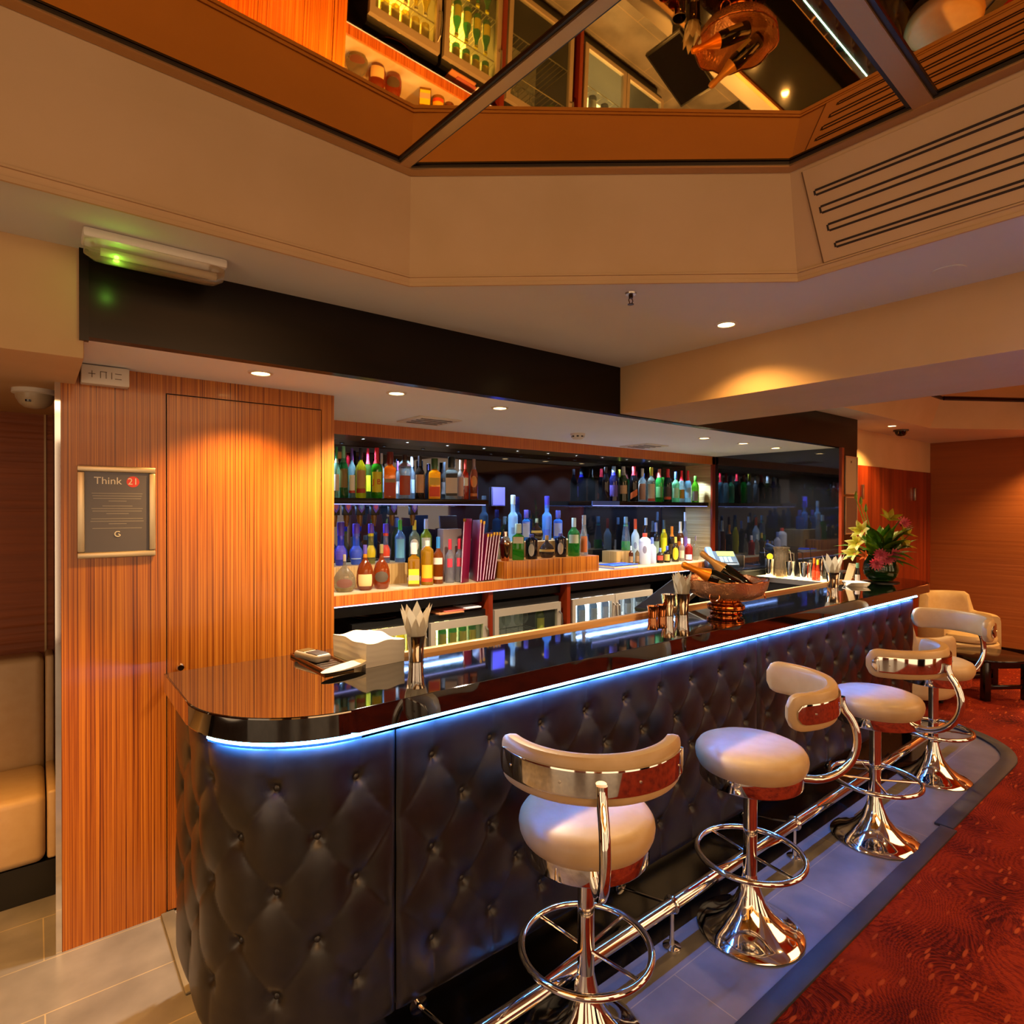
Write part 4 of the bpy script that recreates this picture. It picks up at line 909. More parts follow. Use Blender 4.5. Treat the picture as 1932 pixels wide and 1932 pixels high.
def goblet(label):
    o = finish('wine_glass', lathe(NB(), [(0, 0), (.032, 0), (.03, .004), (.005, .01), (.004, .08), (.02, .09), (.036, .12), (.036, .15), (.028, .185), (.0265, .185), (.034, .15), (.034, .12), (.018, .093), (0, .086)], 20), gl('#e8ece8', .06)); return tag(o, label, 'glass', 'glasses in the dim fridge')
g0 = goblet('first stem glass on the top shelf of the dim fridge'); g0.location = (cx-W/2+.13, Yf+.10, .724)
for k in (1, 2, 3): copy_thing(g0, '%s stem glass on the top shelf of the dim fridge' % ORD[k], (cx-W/2+.13+.085*k, Yf+.10+.04*(k % 2), .724))
bt = small_bottle('green wine bottle on the top shelf of the dim fridge', '#7a9a1c', '#8a9a30', '#c8d040', .25, .037, .6, 'wine_bottle'); bt.location = (cx+W/2-.12, Yf+.12, .724)
_, cx, W, Yf, zt = FR[3]
wb = small_bottle('first dark wine bottle in the cold white fridge', '#3c4c5c', '#e0e0e8', '#a8b4c8', .28, .037, .6, 'wine_bottle'); wb.location = (cx-W/2+.07, Yf+.12, .724); wb['group'] = 'wine bottles in the double fridge'
row(wb, 7, cx, W, Yf+.12, .724, '%s dark wine bottle in the cold white fridge', 'wine bottles in the double fridge', 1)
row(wb, 7, cx, W, Yf+.12, .424, '%s dark wine bottle on the middle shelf of the cold white fridge', 'wine bottles in the double fridge')
# papers lying on the fridges
_, cx, W, Yf, zt = FR[1]
for k, (dx, dy, wd, c_, ds) in enumerate(((-.06, .06, .2, '#b87c50', 'tan magazine at the bottom of the pile'), (.0, .08, .2, '#a8584a', 'red magazine in the middle of the pile'), (.12, .06, .13, '#d8d8e0', 'white notepad at the right of the pile'))):
    o = finish('magazine', bx(-wd/2, wd/2, -.05, .12, 0, .009, .001), col(c_, .5)); o.location = (cx+dx, Yf+dy, zt+.0005+.0095*min(k, 1)+(0.0095 if k == 2 else 0)); tag(o, ds+' on top of the second fridge', 'magazine', 'papers on the second fridge')
_, cx, W, Yf, zt = FR[0]
o = finish('serving_tray', lathe(NB(), [(0, 0), (.13, 0), (.155, .016), (.15, .018), (.128, .004), (0, .004)], 40), M_COPPER); o.location = (cx-0.03, Yf+.17, zt+.0005); tag(o, 'round copper serving tray lying on the first fridge', 'tray')

# ------------------------------------------------------------------ ceiling lamps
def downlight(label, x, y, z, power, size, color=(1.0, 0.54, 0.15), blend=0.6, grp='ceiling downlights'):
    t = thing('downlight', label, 'ceiling light', (x, y, z), 0, grp)
    finish('trim_ring', lathe(NB(), [(0.048, 0), (0.048, -0.004), (0.036, -0.006), (0.034, 0)], 28), M_RIM, t)
    finish('lens', lathe(NB(), [(0, -0.001), (0.034, -0.001), (0.034, -0.003), (0, -0.003)], 24), M_LAMP, t)
    d = bpy.data.lights.new('bulb', 'SPOT'); d.energy = power; d.color = color; d.spot_size = math.radians(size); d.spot_blend = blend; d.shadow_soft_size = 0.03
    o = bpy.data.objects.new('bulb', d); COL.objects.link(o); o.parent = t; o.location = (0, 0, -0.012)
    return t
DP = 1.0
for n_, x, y in (('over the flush wooden door', .72, 2.552), ('at the left of the back bar, second in the soffit row', 1.351, 2.588), ('third in the soffit row over the bar aisle', 1.99, 2.613),
               ('fourth in the soffit row, near the black mirror', 4.066, 2.72), ('fifth in the soffit row, near the black mirror', 4.647, 2.735), ('last in the soffit row, next to the dark pier', 5.22, 2.755)):
    downlight('small round warm downlight '+n_, x, y, ZS, 64 if x < 1 else 140, 120 if x < 1 else 125, (1.0, 0.54, 0.15) if x < 1 else (1.0, 0.84, 0.62))
downlight('round warm downlight in the ceiling beside the pale beam', 2.402, 1.498, ZC, 40, 130)
for n_, x, y, e in (('over the tiled passage at the left', -0.5, 2.05, 320), ('over the tiled alcove at the left', -0.9, 2.9, 320*0.1)):
    downlight('added unseen round warm downlight '+n_, x, y, ZC if y < 2.3 else 2.173, e, 85, (1.0, 0.46, 0.10))  # out of view, added to brighten the tiled floor at the left
for n_, x, y, e in (('close to the rippled lounge wall', 8.45, 1.2, 190), ('in the lounge ceiling over the armchairs', 6.6, 2.3, 190*0.5), ('in the lounge ceiling close to the rippled wall, nearer the camera', 8.45, 0.0, 190)):
    downlight('added unseen round warm downlight '+n_, x, y, ZC, e, 120, (1.0, 0.58, 0.18))
downlight('round warm downlight in the side ceiling over the far stools', 3.75, 0.55, ZC, 40, 130)
# little cool spots over the bottle shelves
for k in range(13):
    x = 1.40+0.335*k; t = thing('shelf_spotlight', 'tiny cool white spotlight over the bottle shelves, %s from the wood pillar' % ('first', 'second', 'third', 'fourth', 'fifth', 'sixth', 'seventh', 'eighth', 'ninth', 'tenth', 'eleventh', 'twelfth', 'thirteenth')[k], 'spotlight', (x, 3.80, 2.168), 0, 'spotlights in the niche ceiling')
    finish('trim_ring', lathe(NB(), [(.018, 0), (.018, -.003), (.012, -.004), (.011, 0)], 16), M_STEEL, t)
    finish('lens', lathe(NB(), [(0, -.001), (.011, -.001), (.011, -.0025), (0, -.0025)], 14), M_LEDW, t)
    d = bpy.data.lights.new('spot', 'SPOT'); d.energy = 28; d.color = (0.62, 0.80, 1.0); d.spot_size = math.radians(95); d.spot_blend = 0.35; d.shadow_soft_size = 0.01
    o = bpy.data.objects.new('spot', d); COL.objects.link(o); o.parent = t; o.location = (0, 0, -0.008)

# ------------------------------------------------------------------ fixtures
t = thing('emergency_light', 'long emergency light with clear cover and green indicator under the ceiling', 'emergency light', (0.305, 2.19, ZC))
finish('base_plate', bx(-.195, .195, -.05, .05, -.03, 0, .008), M_RIM, t)
b = NB(); rows = []
for i in range(15):
    x = -.19+.38*i/14; k = 1-max(0, (abs(x)-.15)/.04)**2*0.35; rw = []
    for j in range(13):
        a = PI*j/12; rw.append(b.verts.new((x, .048*math.cos(a)*k, -.03-.052*math.sin(a)*k)))
    rows.append(rw)
for r0, r1 in zip(rows, rows[1:]):
    for j in range(12): b.faces.new((r0[j], r0[j+1], r1[j+1], r1[j]))
b.faces.new(rows[0]); b.faces.new(rows[-1][::-1])
finish('diffuser', b, glass('clear_diffuser', '#e0d8c8', .35, '#c8b090', 0.15), t)
finish('tube_lamp', rod(NB(), (-.15, 0, -.05), (.17, 0, -.05), .012, 12), col('#cfc4ae', .4), t)
finish('indicator', lathe(NB(), [(0, 0), (.006, .002), (.006, .008), (0, .011)], 12, (-.11, -.012, -.066)), pm('green_indicator', '#30ff20', .4, emit=(.15, 1, .03), es=18), t)
d = bpy.data.lights.new('indicator_glow', 'POINT'); d.energy = 0.12; d.color = (.35, 1, .08); d.shadow_soft_size = .01
o = bpy.data.objects.new('indicator_glow', d); COL.objects.link(o); o.parent = t; o.location = (-.11, -.02, -.09)
t = thing('dome_camera', 'white dome security camera under the bulkhead at the left edge', 'security camera', (0.0, 3.10, 2.173))
finish('base_ring', lathe(NB(), [(0, 0), (.075, 0), (.075, -.016), (.066, -.02), (0, -.02)], 36), M_RIM, t)
finish('dome', lathe(NB(), [(.064, -.018), (.062, -.035), (.052, -.055), (.035, -.07), (0, -.077)], 36), col('#a8977c', .3), t)
finish('lens_window', xform(bx(-.01, .01, -.056, -.05, -.055, -.03, .002), Matrix.Rotation(-.4, 4, 'Z')), pm('dark_lens', '#10101c', .05), t)
t = thing('dome_camera', 'small black dome camera on the lounge ceiling in front of the red doors', 'security camera', (7.02, 2.363, ZC))
finish('base_ring', lathe(NB(), [(0, 0), (.07, 0), (.07, -.015), (0, -.015)], 28), col('#4a3c30', .4), t)
finish('dome', lathe(NB(), [(.058, -.012), (.052, -.04), (.034, -.06), (0, -.068)], 28), pm('smoked_dome', '#120a0a', .08), t)
t = thing('smoke_detector', 'round white smoke detector on the soffit over the back bar', 'smoke detector', (3.124, 3.156, ZS))
finish('base_ring', lathe(NB(), [(0, 0), (.055, 0), (.055, -.012), (0, -.012)], 32), M_RIM, t)
finish('chamber', lathe(NB(), [(.046, -.011), (.044, -.03), (.032, -.042), (0, -.045)], 32), M_RIM, t)
b = NB()
for k in range(8):
    a = k*PI/4; q = bx(.041, .047, -.008, .008, -.028, -.018); xform(q, Matrix.Rotation(a, 4, 'Z')); tm = bpy.data.meshes.new('t'); q.to_mesh(tm); b.from_mesh(tm); q.free(); bpy.data.meshes.remove(tm)
finish('vent_slots', b, M_BLK, t)
for x, y, ds in ((1.94, 3.28, 'left'), (4.178, 3.40, 'right')):
    t = thing('ceiling_vent', 'square white air vent flush in the soffit at the %s of the back bar' % ds, 'air vent', (x, y, ZS), 0, 'air vents in the soffit')
    finish('frame', bx(-.15, .15, -.15, .15, -.008, 0, .003), M_RIM, t)
    b = NB()
    for k in range(4): box(b, -.11, .11, -.10+.06*k, -.085+.06*k, -.0105, -.0075)
    finish('slots', b, M_BLK, t)
t = thing('sprinkler', 'small metal fire sprinkler head in the middle of the ceiling', 'sprinkler', (1.777, 1.512, ZC))
finish('escutcheon', lathe(NB(), [(0, 0), (.022, 0), (.02, -.006), (0, -.006)], 20), M_STEEL, t)
b = NB(); rod(b, (0, 0, 0), (0, 0, -.02), .008, 10); tube(b, [(-.005, 0, -.018), (-.012, 0, -.028), (-.004, 0, -.042)], .002, 6); tube(b, [(.005, 0, -.018), (.012, 0, -.028), (.004, 0, -.042)], .002, 6); lathe(b, [(0, -.042), (.012, -.042), (.012, -.044), (0, -.045)], 14)
finish('head', b, pm('dark_bronze', '#3a2618', .3, 1.0), t)
t = tag(finish('ceiling_hatch', lathe(NB(), [(0, 0), (.05, 0), (.05, -.003), (0, -.004)], 32), M_CEIL), 'flat round blanking plate painted into the ceiling under the air grille', 'cover plate'); t.location = (2.457, 0.685, ZC)
t = thing('control_box', 'white air conditioning control box at the top of the wooden wall', 'control box', (0.215, 2.83, 2.21))
finish('housing', bx(-.078, .078, -.03, .023, -.036, .036, .004), M_RIM, t)
b = NB()
for x in (-.045, -.018, 0.0, .018): box(b, x, x+.0025, -.0315, -.0295, -.012, .014)
for x0, z0, z1 in ((-.055, 0.001, 0.0035), (-.018, .012, .0145), (.03, .009, .0115), (.03, -.011, -.0085)): box(b, x0, x0+.022, -.0315, -.0295, z0, z1)
finish('markings', b, col('#6a5a48', .6), t)
# framed notice
t = thing('framed_notice', 'grey Think 21 notice in a pale gold metal frame on the wooden wall', 'notice', (0.257, 2.853, 1.682))
b = NB(); FW, FH, w_ = .131, .181, .024
for a0, a1, b0, b1 in ((-FW, FW, FH-w_, FH), (-FW, FW, -FH, -FH+w_), (-FW, -FW+w_, -FH+w_, FH-w_), (FW-w_, FW, -FH+w_, FH-w_)): box(b, a0, a1, -.016, 0, b0, b1, .006, 2)
finish('frame', b, pm('champagne_frame', '#c8b89a', .35, .8), t)
finish('poster', bx(-FW+w_-.002, FW-w_+.002, -.006, -.001, -FH+w_-.002, FH-w_+.002), col('#57525a', .35), t)
def put_text(txt, size, x, z, m, par, name='lettering', y=-.0065):
    q = text_bm(txt, size, .0003); xform(q, Matrix.Translation((x, y, z)) @ Matrix.Rotation(PI/2, 4, 'X')); return finish(name, q, m, par, smooth=0)
wtx = col('#d8d0c4', .5)
put_text('Think', .040, -.032, .122, wtx, t)
q = lathe(NB(), [(0, 0), (.022, 0), (.022, .0006), (0, .0006)], 36); xform(q, Matrix.Translation((.052, -.0062, .121)) @ Matrix.Rotation(PI/2, 4, 'X')); finish('red_disc', q, col('#cf3c34', .45), t)
put_text('21', .037, .052, .121, wtx, t, 'lettering', -.0072)
b = NB(); gtx = col('#8c8684', .6)
for k, (z, wl) in enumerate(((.072, .17), (.062, .165), (.052, .16), (.042, .06), (.022, .10), (.012, .172), (.002, .165), (-.008, .075), (-.028, .172), (-.038, .178), (-.048, .06), (-.066, .165))):
    box(b, -wl/2, wl/2, -.0067, -.006, z, z+.0028)
finish('small_print', b, gtx, t)
q = NB(); tube(q, [(.010*math.cos(a), 0, .010*math.sin(a)) for a in [math.radians(50+20*i) for i in range(15)]]+[(.002, 0, .001)], .0022, 6); xform(q, Matrix.Translation((0, -.0066, -.088))); finish('round_emblem', q, wtx, t)
# two framed sheets on the pier
for z0, z1, c_, ds in ((1.83, 2.175, '#b89c78', 'upper cream sheet'), (1.47, 1.81, '#7c5c48', 'lower brown tinted sheet')):
    t = thing('framed_sheet', 'narrow framed %s on the end of the dark pier' % ds, 'notice', (5.785, 2.35, 0), 0, 'framed sheets on the pier')
    b = NB(); x0, x1 = -.125, .125
    for a in ((x0, x1, z1-.012, z1), (x0, x1, z0, z0+.012), (x0, x0+.012, z0+.012, z1-.012), (x1-.012, x1, z0+.012, z1-.012)): box(b, a[0], a[1], -.014, 0, a[2], a[3], .002)
    finish('frame', b, pm('pale_frame', '#c0a080', .35, .5), t); finish('sheet', bx(x0+.01, x1-.01, -.006, -.001, z0+.01, z1-.01), col(c_, .6), t)
    if z0 > 1.7: finish('crest', bx(-.012, .012, -.0066, -.006, z1-.06, z1-.04), col('#5c4030', .6), t)

# ------------------------------------------------------------------ things on the bar top
BT = 1.1205
def cup(label, x, y, r=.037, h=.098, m=M_CHROME, z=BT, name='chrome_cup', cat='cup'):
    return tag_loc(finish(name, lathe(NB(), [(0, 0), (r*.72, 0), (r*.74, .003), (r*.80, h*.5), (r*.98, h*.99), (r, h), (r*.93, h*.99), (r*.72, h*.5), (r*.66, .006), (0, .006)], 36), m), label, cat, (x, y, z))
def tag_loc(o, label, cat, loc, rz=0, group=None): o.location = loc; o.rotation_euler = (0, 0, rz); return tag(o, label, cat, group)
def napkins(x, y, hh, spread, label, grp, z=BT, n=9):
    for k in range(n):
        a = 2*PI*k/n+.3; L = hh*(0.92+.16*((k*37) % 10)/10); b = NB(); wv = []
        for i in range(9):
            f = i/8; wd = (.016+.040*min(1, f/.55)) if f < .66 else .056*(1-(f-.66)/.34)**.8+.0006
            out = .006+spread*f**1.3; fold = .006*(1-abs(2*f-1))
            wv.append([(out, -wd/2, f*L+.012), (out+fold, 0, f*L+.012), (out, wd/2, f*L+.012)])
        vs = [[b.verts.new(p) for p in rw] for rw in wv]
        for r0, r1 in zip(vs, vs[1:]):
            for j in range(2): b.faces.new((r0[j], r0[j+1], r1[j+1], r1[j]))
        bmesh.ops.solidify(b, geom=b.faces[:], thickness=.0012); xform(b, Matrix.Rotation(a, 4, 'Z'))
        tag_loc(finish('folded_napkin', b, M_PAPER, smooth=30), label, 'napkin', (x, y, z), 0, grp)
c1 = (1.13, 2.005); c2 = (2.785, 2.0); c3 = (4.63, 2.0)
cup('chrome cup holding folded napkins beside the stack of paper napkins', *c1)
napkins(c1[0], c1[1], .20, .055, 'folded white napkin fanned out in the chrome cup by the napkin stack', 'napkins in the first cup')
cup('chrome cup of napkins standing just left of the champagne bowl', c2[0], c2[1], .046, .115)
napkins(c2[0], c2[1], .215, .05, 'folded white napkin fanned out in the chrome cup left of the champagne bowl', 'napkins in the second cup')
cup('plain chrome tumbler tucked behind the napkin cup by the champagne bowl', 2.69, 2.02, .038, .115)
cup('chrome cup of napkins at the far end of the bar', c3[0], c3[1], .05, .11)
napkins(c3[0], c3[1], .225, .07, 'folded white napkin fanned out in the chrome cup at the far end of the bar', 'napkins in the third cup')
cup('small copper jigger at the inner bar edge, left one of a pair', 2.57, 2.03, .03, .062, M_COPPER, BT, 'copper_jigger', 'jigger')
cup('small copper jigger at the inner bar edge, right one of a pair', 2.64, 2.025, .03, .062, M_COPPER, BT, 'copper_jigger', 'jigger')
# stack of paper napkins
b = NB(); box(b, -.08, .08, -.13, .13, 0, .085)
bmesh.ops.subdivide_edges(b, edges=b.edges[:], cuts=10, use_grid_fill=True)
for v in b.verts:
    k = v.co.z/.085; v.co.x += .0012*math.sin(v.co.z*260)*.5+.004*math.sin(v.co.y*30)*k; v.co.y += .002*math.sin(v.co.z*300+v.co.x*20)*.5; v.co.z += k*(.004*math.sin(v.co.x*55+1)+.003*math.sin(v.co.y*40))
tag_loc(finish('napkin_stack', b, M_PAPER, smooth=60), 'thick stack of white paper napkins near the left end of the bar top', 'napkins', (1.005, 2.155, BT), .06)
t = thing('bill_tray', 'dark rectangular tray with a pale rim lying on the left end of the bar', 'tray', (.838, 2.205, BT), .03)
finish('tray', bx(-.055, .055, -.165, .165, 0, .004), col('#2c2018', .3), t)
b = NB()
for a in ((-.055, .055, .16, .165), (-.055, .055, -.165, -.16), (-.055, -.05, -.16, .16), (.05, .055, -.16, .16)): box(b, a[0], a[1], a[2], a[3], .004, .012)
finish('rim', b, M_BRASS, t)
b = NB()
for k in range(7): box(b, -.03, .045, -.10+.03*k, -.097+.03*k, .004, .0046)
finish('lines', b, col('#8a7a6c', .6), t)
cr = thing('card_reader', 'pale grey card reader lying on the dark tray', 'card reader', (.822, 2.25, BT+.0045), .25)
finish('body', bx(-.034, .034, -.075, .075, 0, .030, .012, 3), col('#a89c8c', .4), cr); finish('keypad', bx(-.026, .026, -.065, .005, .0295, .0315, .001), col('#2a2422', .5), cr); finish('screen', bx(-.024, .024, .02, .06, .0295, .0312), col('#5c5030', .2), cr)
b = NB(); vs = []
for s_ in (0, 1):
    vs.append([b.verts.new((.085*math.cos(a)*(1 if math.cos(a) > 0 else 1.25), .034*math.sin(a), .004+.012*s_*(.5+.5*math.cos(a)))) for a in [2*PI*i/24 for i in range(24)]])
b.faces.new(vs[0][::-1]); b.faces.new(vs[1])
for i in range(24): b.faces.new((vs[0][i], vs[0][(i+1) % 24], vs[1][(i+1) % 24], vs[1][i]))
tag_loc(finish('loose_napkin', b, M_PAPER), 'single folded napkin lying beside the dark tray', 'napkin', (.862, 2.02, BT+.0135), .25)
# champagne bowl
BX, BY = 2.995, 1.862
def bowl_mat():
    m = pm('engraved_copper', '#d29a74', .26, .7); N, L, b_ = nodes(m); mp = texmap(m, (60, 60, 60)); v = N.new('ShaderNodeTexVoronoi'); v.inputs['Scale'].default_value = 1; v.feature = 'DISTANCE_TO_EDGE'
    L.new(mp.outputs[0], v.inputs['Vector']); bp = N.new('ShaderNodeBump'); bp.inputs['Strength'].default_value = .55; bp.inputs['Distance'].default_value = .004; L.new(v.outputs['Distance'], bp.inputs['Height']); L.new(bp.outputs[0], b_.inputs['Normal']); return m
t = thing('champagne_bowl', 'large engraved copper champagne bowl on a ribbed pedestal', 'champagne bowl', (BX, BY, BT))
finish('pedestal', lathe(NB(), [(0, 0), (.084, 0), (.086, .006), (.074, .011), (.074, .017), (.094, .023), (.100, .031), (.097, .036), (.101, .041), (.099, .048), (.090, .054), (.080, .059), (.082, .066), (.072, .072), (.076, .08), (0, .08)], 48), pm('polished_copper', '#c47a3c', .12, 1.0), t)
b = NB(); seg = 64; prof = [(.0, .078), (.08, .079), (.145, .09), (.188, .112), (.212, .145), (.224, .184), (.224, .184), (.216, .184), (.203, .148), (.178, .118), (.13, .098), (0, .09)]
rings = []
for k, (r, z) in enumerate(prof):
    if r == 0: rings.append([b.verts.new((0, 0, z))]); continue
    rw = []
    for i in range(seg):
        a = 2*PI*i/seg; sc = max(0, (z-.14)/.044); rw.append(b.verts.new((r*(1+.02*sc*math.cos(8*a))*math.cos(a), r*(1+.02*sc*math.cos(8*a))*math.sin(a), z+.010*sc*abs(math.cos(4*a)))))
    rings.append(rw)
for r0, r1 in zip(rings, rings[1:]):
    for i in range(seg):
        j = (i+1) % seg
        if len(r0) == 1: b.faces.new((r0[0], r1[i], r1[j]))
        elif len(r1) == 1: b.faces.new((r0[i], r0[j], r1[0]))
        else:
            try: b.faces.new((r0[i], r0[j], r1[j], r1[i]))
            except ValueError: pass
bmesh.ops.remove_doubles(b, verts=b.verts, dist=1e-5)
finish('bowl', b, bowl_mat(), t)
rimp = [(.219*(1+.02*math.cos(8*a))*math.cos(a), .219*(1+.02*math.cos(8*a))*math.sin(a), .184+.010*abs(math.cos(4*a))) for a in [2*PI*i/96 for i in range(96)]]
finish('rim', tube(NB(), rimp, .0045, 8, True), M_COPPER, t)
for a in (math.radians(-165), math.radians(15), math.radians(-60)):
    q = tube(NB(), ring_pts((0, 0), .026, 24), .0035, 8, True); xform(q, Matrix.Rotation(a, 4, 'Z') @ Matrix.Translation((.196, 0, .115)) @ Matrix.Rotation(PI/2-.25, 4, 'Y')); finish('ring_handle', q, M_COPPER, t)
def champagne(label, tip, base, foilc):
    tip = Vector(tip); base = Vector(base); dr = (tip-base).normalized(); q_ = dr.to_track_quat('Z', 'Y').to_euler()
    o = finish('champagne_bottle', lathe(NB(), [(0, 0), (.040, 0), (.043, .006), (.043, .15), (.038, .175), (.026, .21), (.018, .235), (0, .235)], 28), gl('#10180c', .6)); o.location = base; o.rotation_euler = q_; tag(o, label, 'bottle', 'champagne bottles in the copper bowl')
    finish('neck_foil', lathe(NB(), [(0, .17), (.0395, .172), (.028, .208), (.0195, .235), (.0165, .28), (.018, .285), (.0195, .31), (.014, .325), (0, .326)], 24), foilc, o)
    shell('label', .0438, .04, .12, -PI, 0, col('#a89868', .5), o); return o
gf = pm('orange_gold_foil', '#d8861c', .32, .6); gf2 = pm('tan_foil', '#b08850', .4, .3)
dirl = -_r
champagne('champagne bottle with orange gold foil leaning out of the left side of the bowl', (BX-.28, BY+.17, 1.425), (BX+.0, BY-.07, 1.27), gf)
champagne('champagne bottle with tan foil neck leaning towards the back of the bowl', (BX+.03, BY+.16, 1.432), (BX+.13, BY-.06, 1.25), gf2)
# till screen standing on the under-bar shelf
t = thing('till_screen', 'flat black till screen tilted behind the copper jiggers', 'till', (3.10, 2.30, .8605))
a_, b_ = Vector((2.90, 2.30, 1.075)), Vector((3.28, 2.30, 1.225)); mid = (a_+b_)/2-Vector((3.10, 2.30, .8605)); ln = (b_-a_).length
rt = Matrix.Translation(mid) @ Matrix.Rotation(-math.atan2(b_.z-a_.z, b_.x-a_.x), 4, 'Y')
finish('panel', xform(bx(-ln/2, ln/2, -.13, .13, -.014, .014, .005), rt), M_BLK, t); finish('screen', xform(bx(-ln/2+.015, ln/2-.015, -.118, .118, .0135, .0145), rt), pm('till_glass', '#0a0a10', .08), t)
finish('stand', bx(-.05, .05, -.05, .05, 0, mid.z-.01, .004), M_BLK, t)

# ------------------------------------------------------------------ lit shelf at the far end with bar tools
ZL = 1.06
t = thing('lit_counter', 'narrow steel counter with a glowing top in front of the black mirror', 'counter')
finish('body', bx(5.385, 5.63, 2.36, 3.03, 0, ZL-.045), M_BLK, t); finish('steel_edge', bx(5.375, 5.385, 2.36, 3.03, ZL-.045, ZL), M_STEEL, t)
finish('glowing_top', bx(5.385, 5.63, 2.36, 3.03, ZL-.045, ZL), pm('lit_frosted_top', '#fff0c8', .4, emit=(1, .72, .28), es=1.6), t)
def lp(u, v, X=5.47): return at(u, v, X=X).y
def tool(label, u, r, h, m=M_CHROME, X=5.47, name='steel_tumbler', cat='tumbler'):
    return cup(label, X, lp(u, 1085, X), r, h, m, ZL+.0005, name, cat)
tool('steel tumbler with a lemon slice, leftmost on the glowing counter', 1452, .050, .165)
o = finish('lemon_slice', lathe(NB(), [(0, 0), (.028, 0), (.030, .004), (.028, .008), (0, .008)], 24), col('#d8b820', .5)); o.rotation_euler = (0, 1.2, .5); tag_loc2 = (5.47, lp(1452, 1085), ZL+.185); o.location = tag_loc2; o.rotation_euler = (PI/2, 0, -.7); tag(o, 'round lemon slice standing in the leftmost steel tumbler', 'lemon slice')
tool('steel tumbler second on the glowing counter in front of the glass jug', 1491, .048, .155)
tool('wide steel tumbler in the middle of the glowing counter', 1519, .056, .155)
tool('slim steel tumbler at the back of the glowing counter by the red sauce', 1546, .036, .19, M_CHROME, 5.55)
b = lathe(NB(), [(0, 0), (.066, 0), (.070, .004), (.071, .20), (.064, .235), (.078, .275), (.075, .275), (.061, .235), (.068, .20), (.066, .008), (0, .008)], 36)
j = tag_loc(finish('mixing_jug', b, gl('#c8b8a0', .12)), 'tall clear glass mixing jug at the back of the glowing counter', 'jug', (5.56, lp(1474, 1060, 5.56), ZL+.0005))
finish('handle', tube(NB(), [(.0, -.068, .23), (.0, -.12, .22), (.0, -.125, .12), (0, -.07, .06)], .008, 8), gl('#c8b8a0', .12), j)
b = lathe(NB(), [(0, 0), (.036, 0), (.038, .004), (.038, .07), (.035, .07), (.035, .01), (0, .01)], 28); tag_loc(finish('rocks_glass', b, gl('#d8c8a8', .12)), 'short rocks glass between the first two steel tumblers', 'glass', (5.43, lp(1471, 1085, 5.43), ZL+.0005))
for k, (u, dx) in enumerate(((1536, 0), (1543, .03))):
    o = bottle(('slim hot sauce bottle with orange cap, left one on the glowing counter', 'slim hot sauce bottle with yellow cap, right one on the glowing counter')[k], u, 1053+3*k, 9, lp(u, 1085, 5.44), ZL+.0005, 'soda', '#c83c14', .7, cap=('#d8661c', '#d8b81c')[k], lab='#d8441c', group='hot sauce bottles', name='sauce_bottle'); o.location.x = 5.44
for k, (u, h_) in enumerate(((1448, .26), (1497, .25))):
    y = lp(u, 1085); q = NB(); tube(q, [(0, 0, .01), (-.012, .02, h_-.02), (-.014, .024, h_)], .0025, 6); lathe(q, [(0, h_-.003), (.009, h_-.002), (.009, h_+.004), (0, h_+.006)], 10, (-.014, .024, 0)); tag_loc(finish('bar_spoon', q, M_CHROME), ('long bar spoon standing in the leftmost tumbler', 'long bar spoon standing in the second tumbler')[k], 'spoon', (5.46, y, ZL+.008))
# telephone and card terminal on the back counter
tc = thing('till_counter', 'dark corner counter carrying the telephone beside the black mirror', 'counter')
finish('slab', bx(4.93, 5.63, 3.04, 3.395, 1.108, 1.136, .003), pm('dark_blue_slab', '#10131c', .2), tc)
finish('body', bx(5.0, 5.63, 3.08, 3.395, 0, 1.108), M_BLK, tc)
t = thing('desk_phone', 'blue grey desk telephone with a lit display in the corner behind the champagne bowl', 'telephone', (5.10, 3.22, 1.1365), -.75)
t.scale = (1.3, 1.3, 1.3)
tl = Matrix.Rotation(.5, 4, 'X')
finish('base', xform(bx(-.11, .11, -.09, .09, 0, .03, .006), Matrix.Translation((0, .02, .05)) @ tl), col('#38485c', .35), t); finish('foot', bx(-.10, .10, -.06, .10, 0, .05, .006), col('#2c3848', .4), t)
finish('display', xform(bx(-.02, .10, .02, .08, .030, .032), Matrix.Translation((0, .02, .05)) @ tl), pm('phone_display', '#b8d840', .3, emit=(.5, .75, .15), es=.7), t)
finish('handset', xform(bx(-.105, -.055, -.10, .10, .03, .065, .016, 3), Matrix.Translation((0, .02, .05)) @ tl), col('#5c7cc0', .25), t)
b = NB()
for i in range(4):
    for j in range(3): box(b, -.015+.03*j, .007+.03*j, -.07+.02*i, -.058+.02*i, .030, .034)
finish('keys', xform(b, Matrix.Translation((0, .02, .05)) @ tl), col('#9cc4dc', .4), t)
t = thing('card_terminal', 'small black terminal with a steel side behind the telephone', 'terminal', (5.36, 3.24, 1.1365), -.6)
finish('body', bx(-.07, .07, -.05, .05, 0, .11, .006), M_BLK, t); finish('side_plate', bx(.07, .078, -.05, .05, .0, .11, .002), M_STEEL, t)
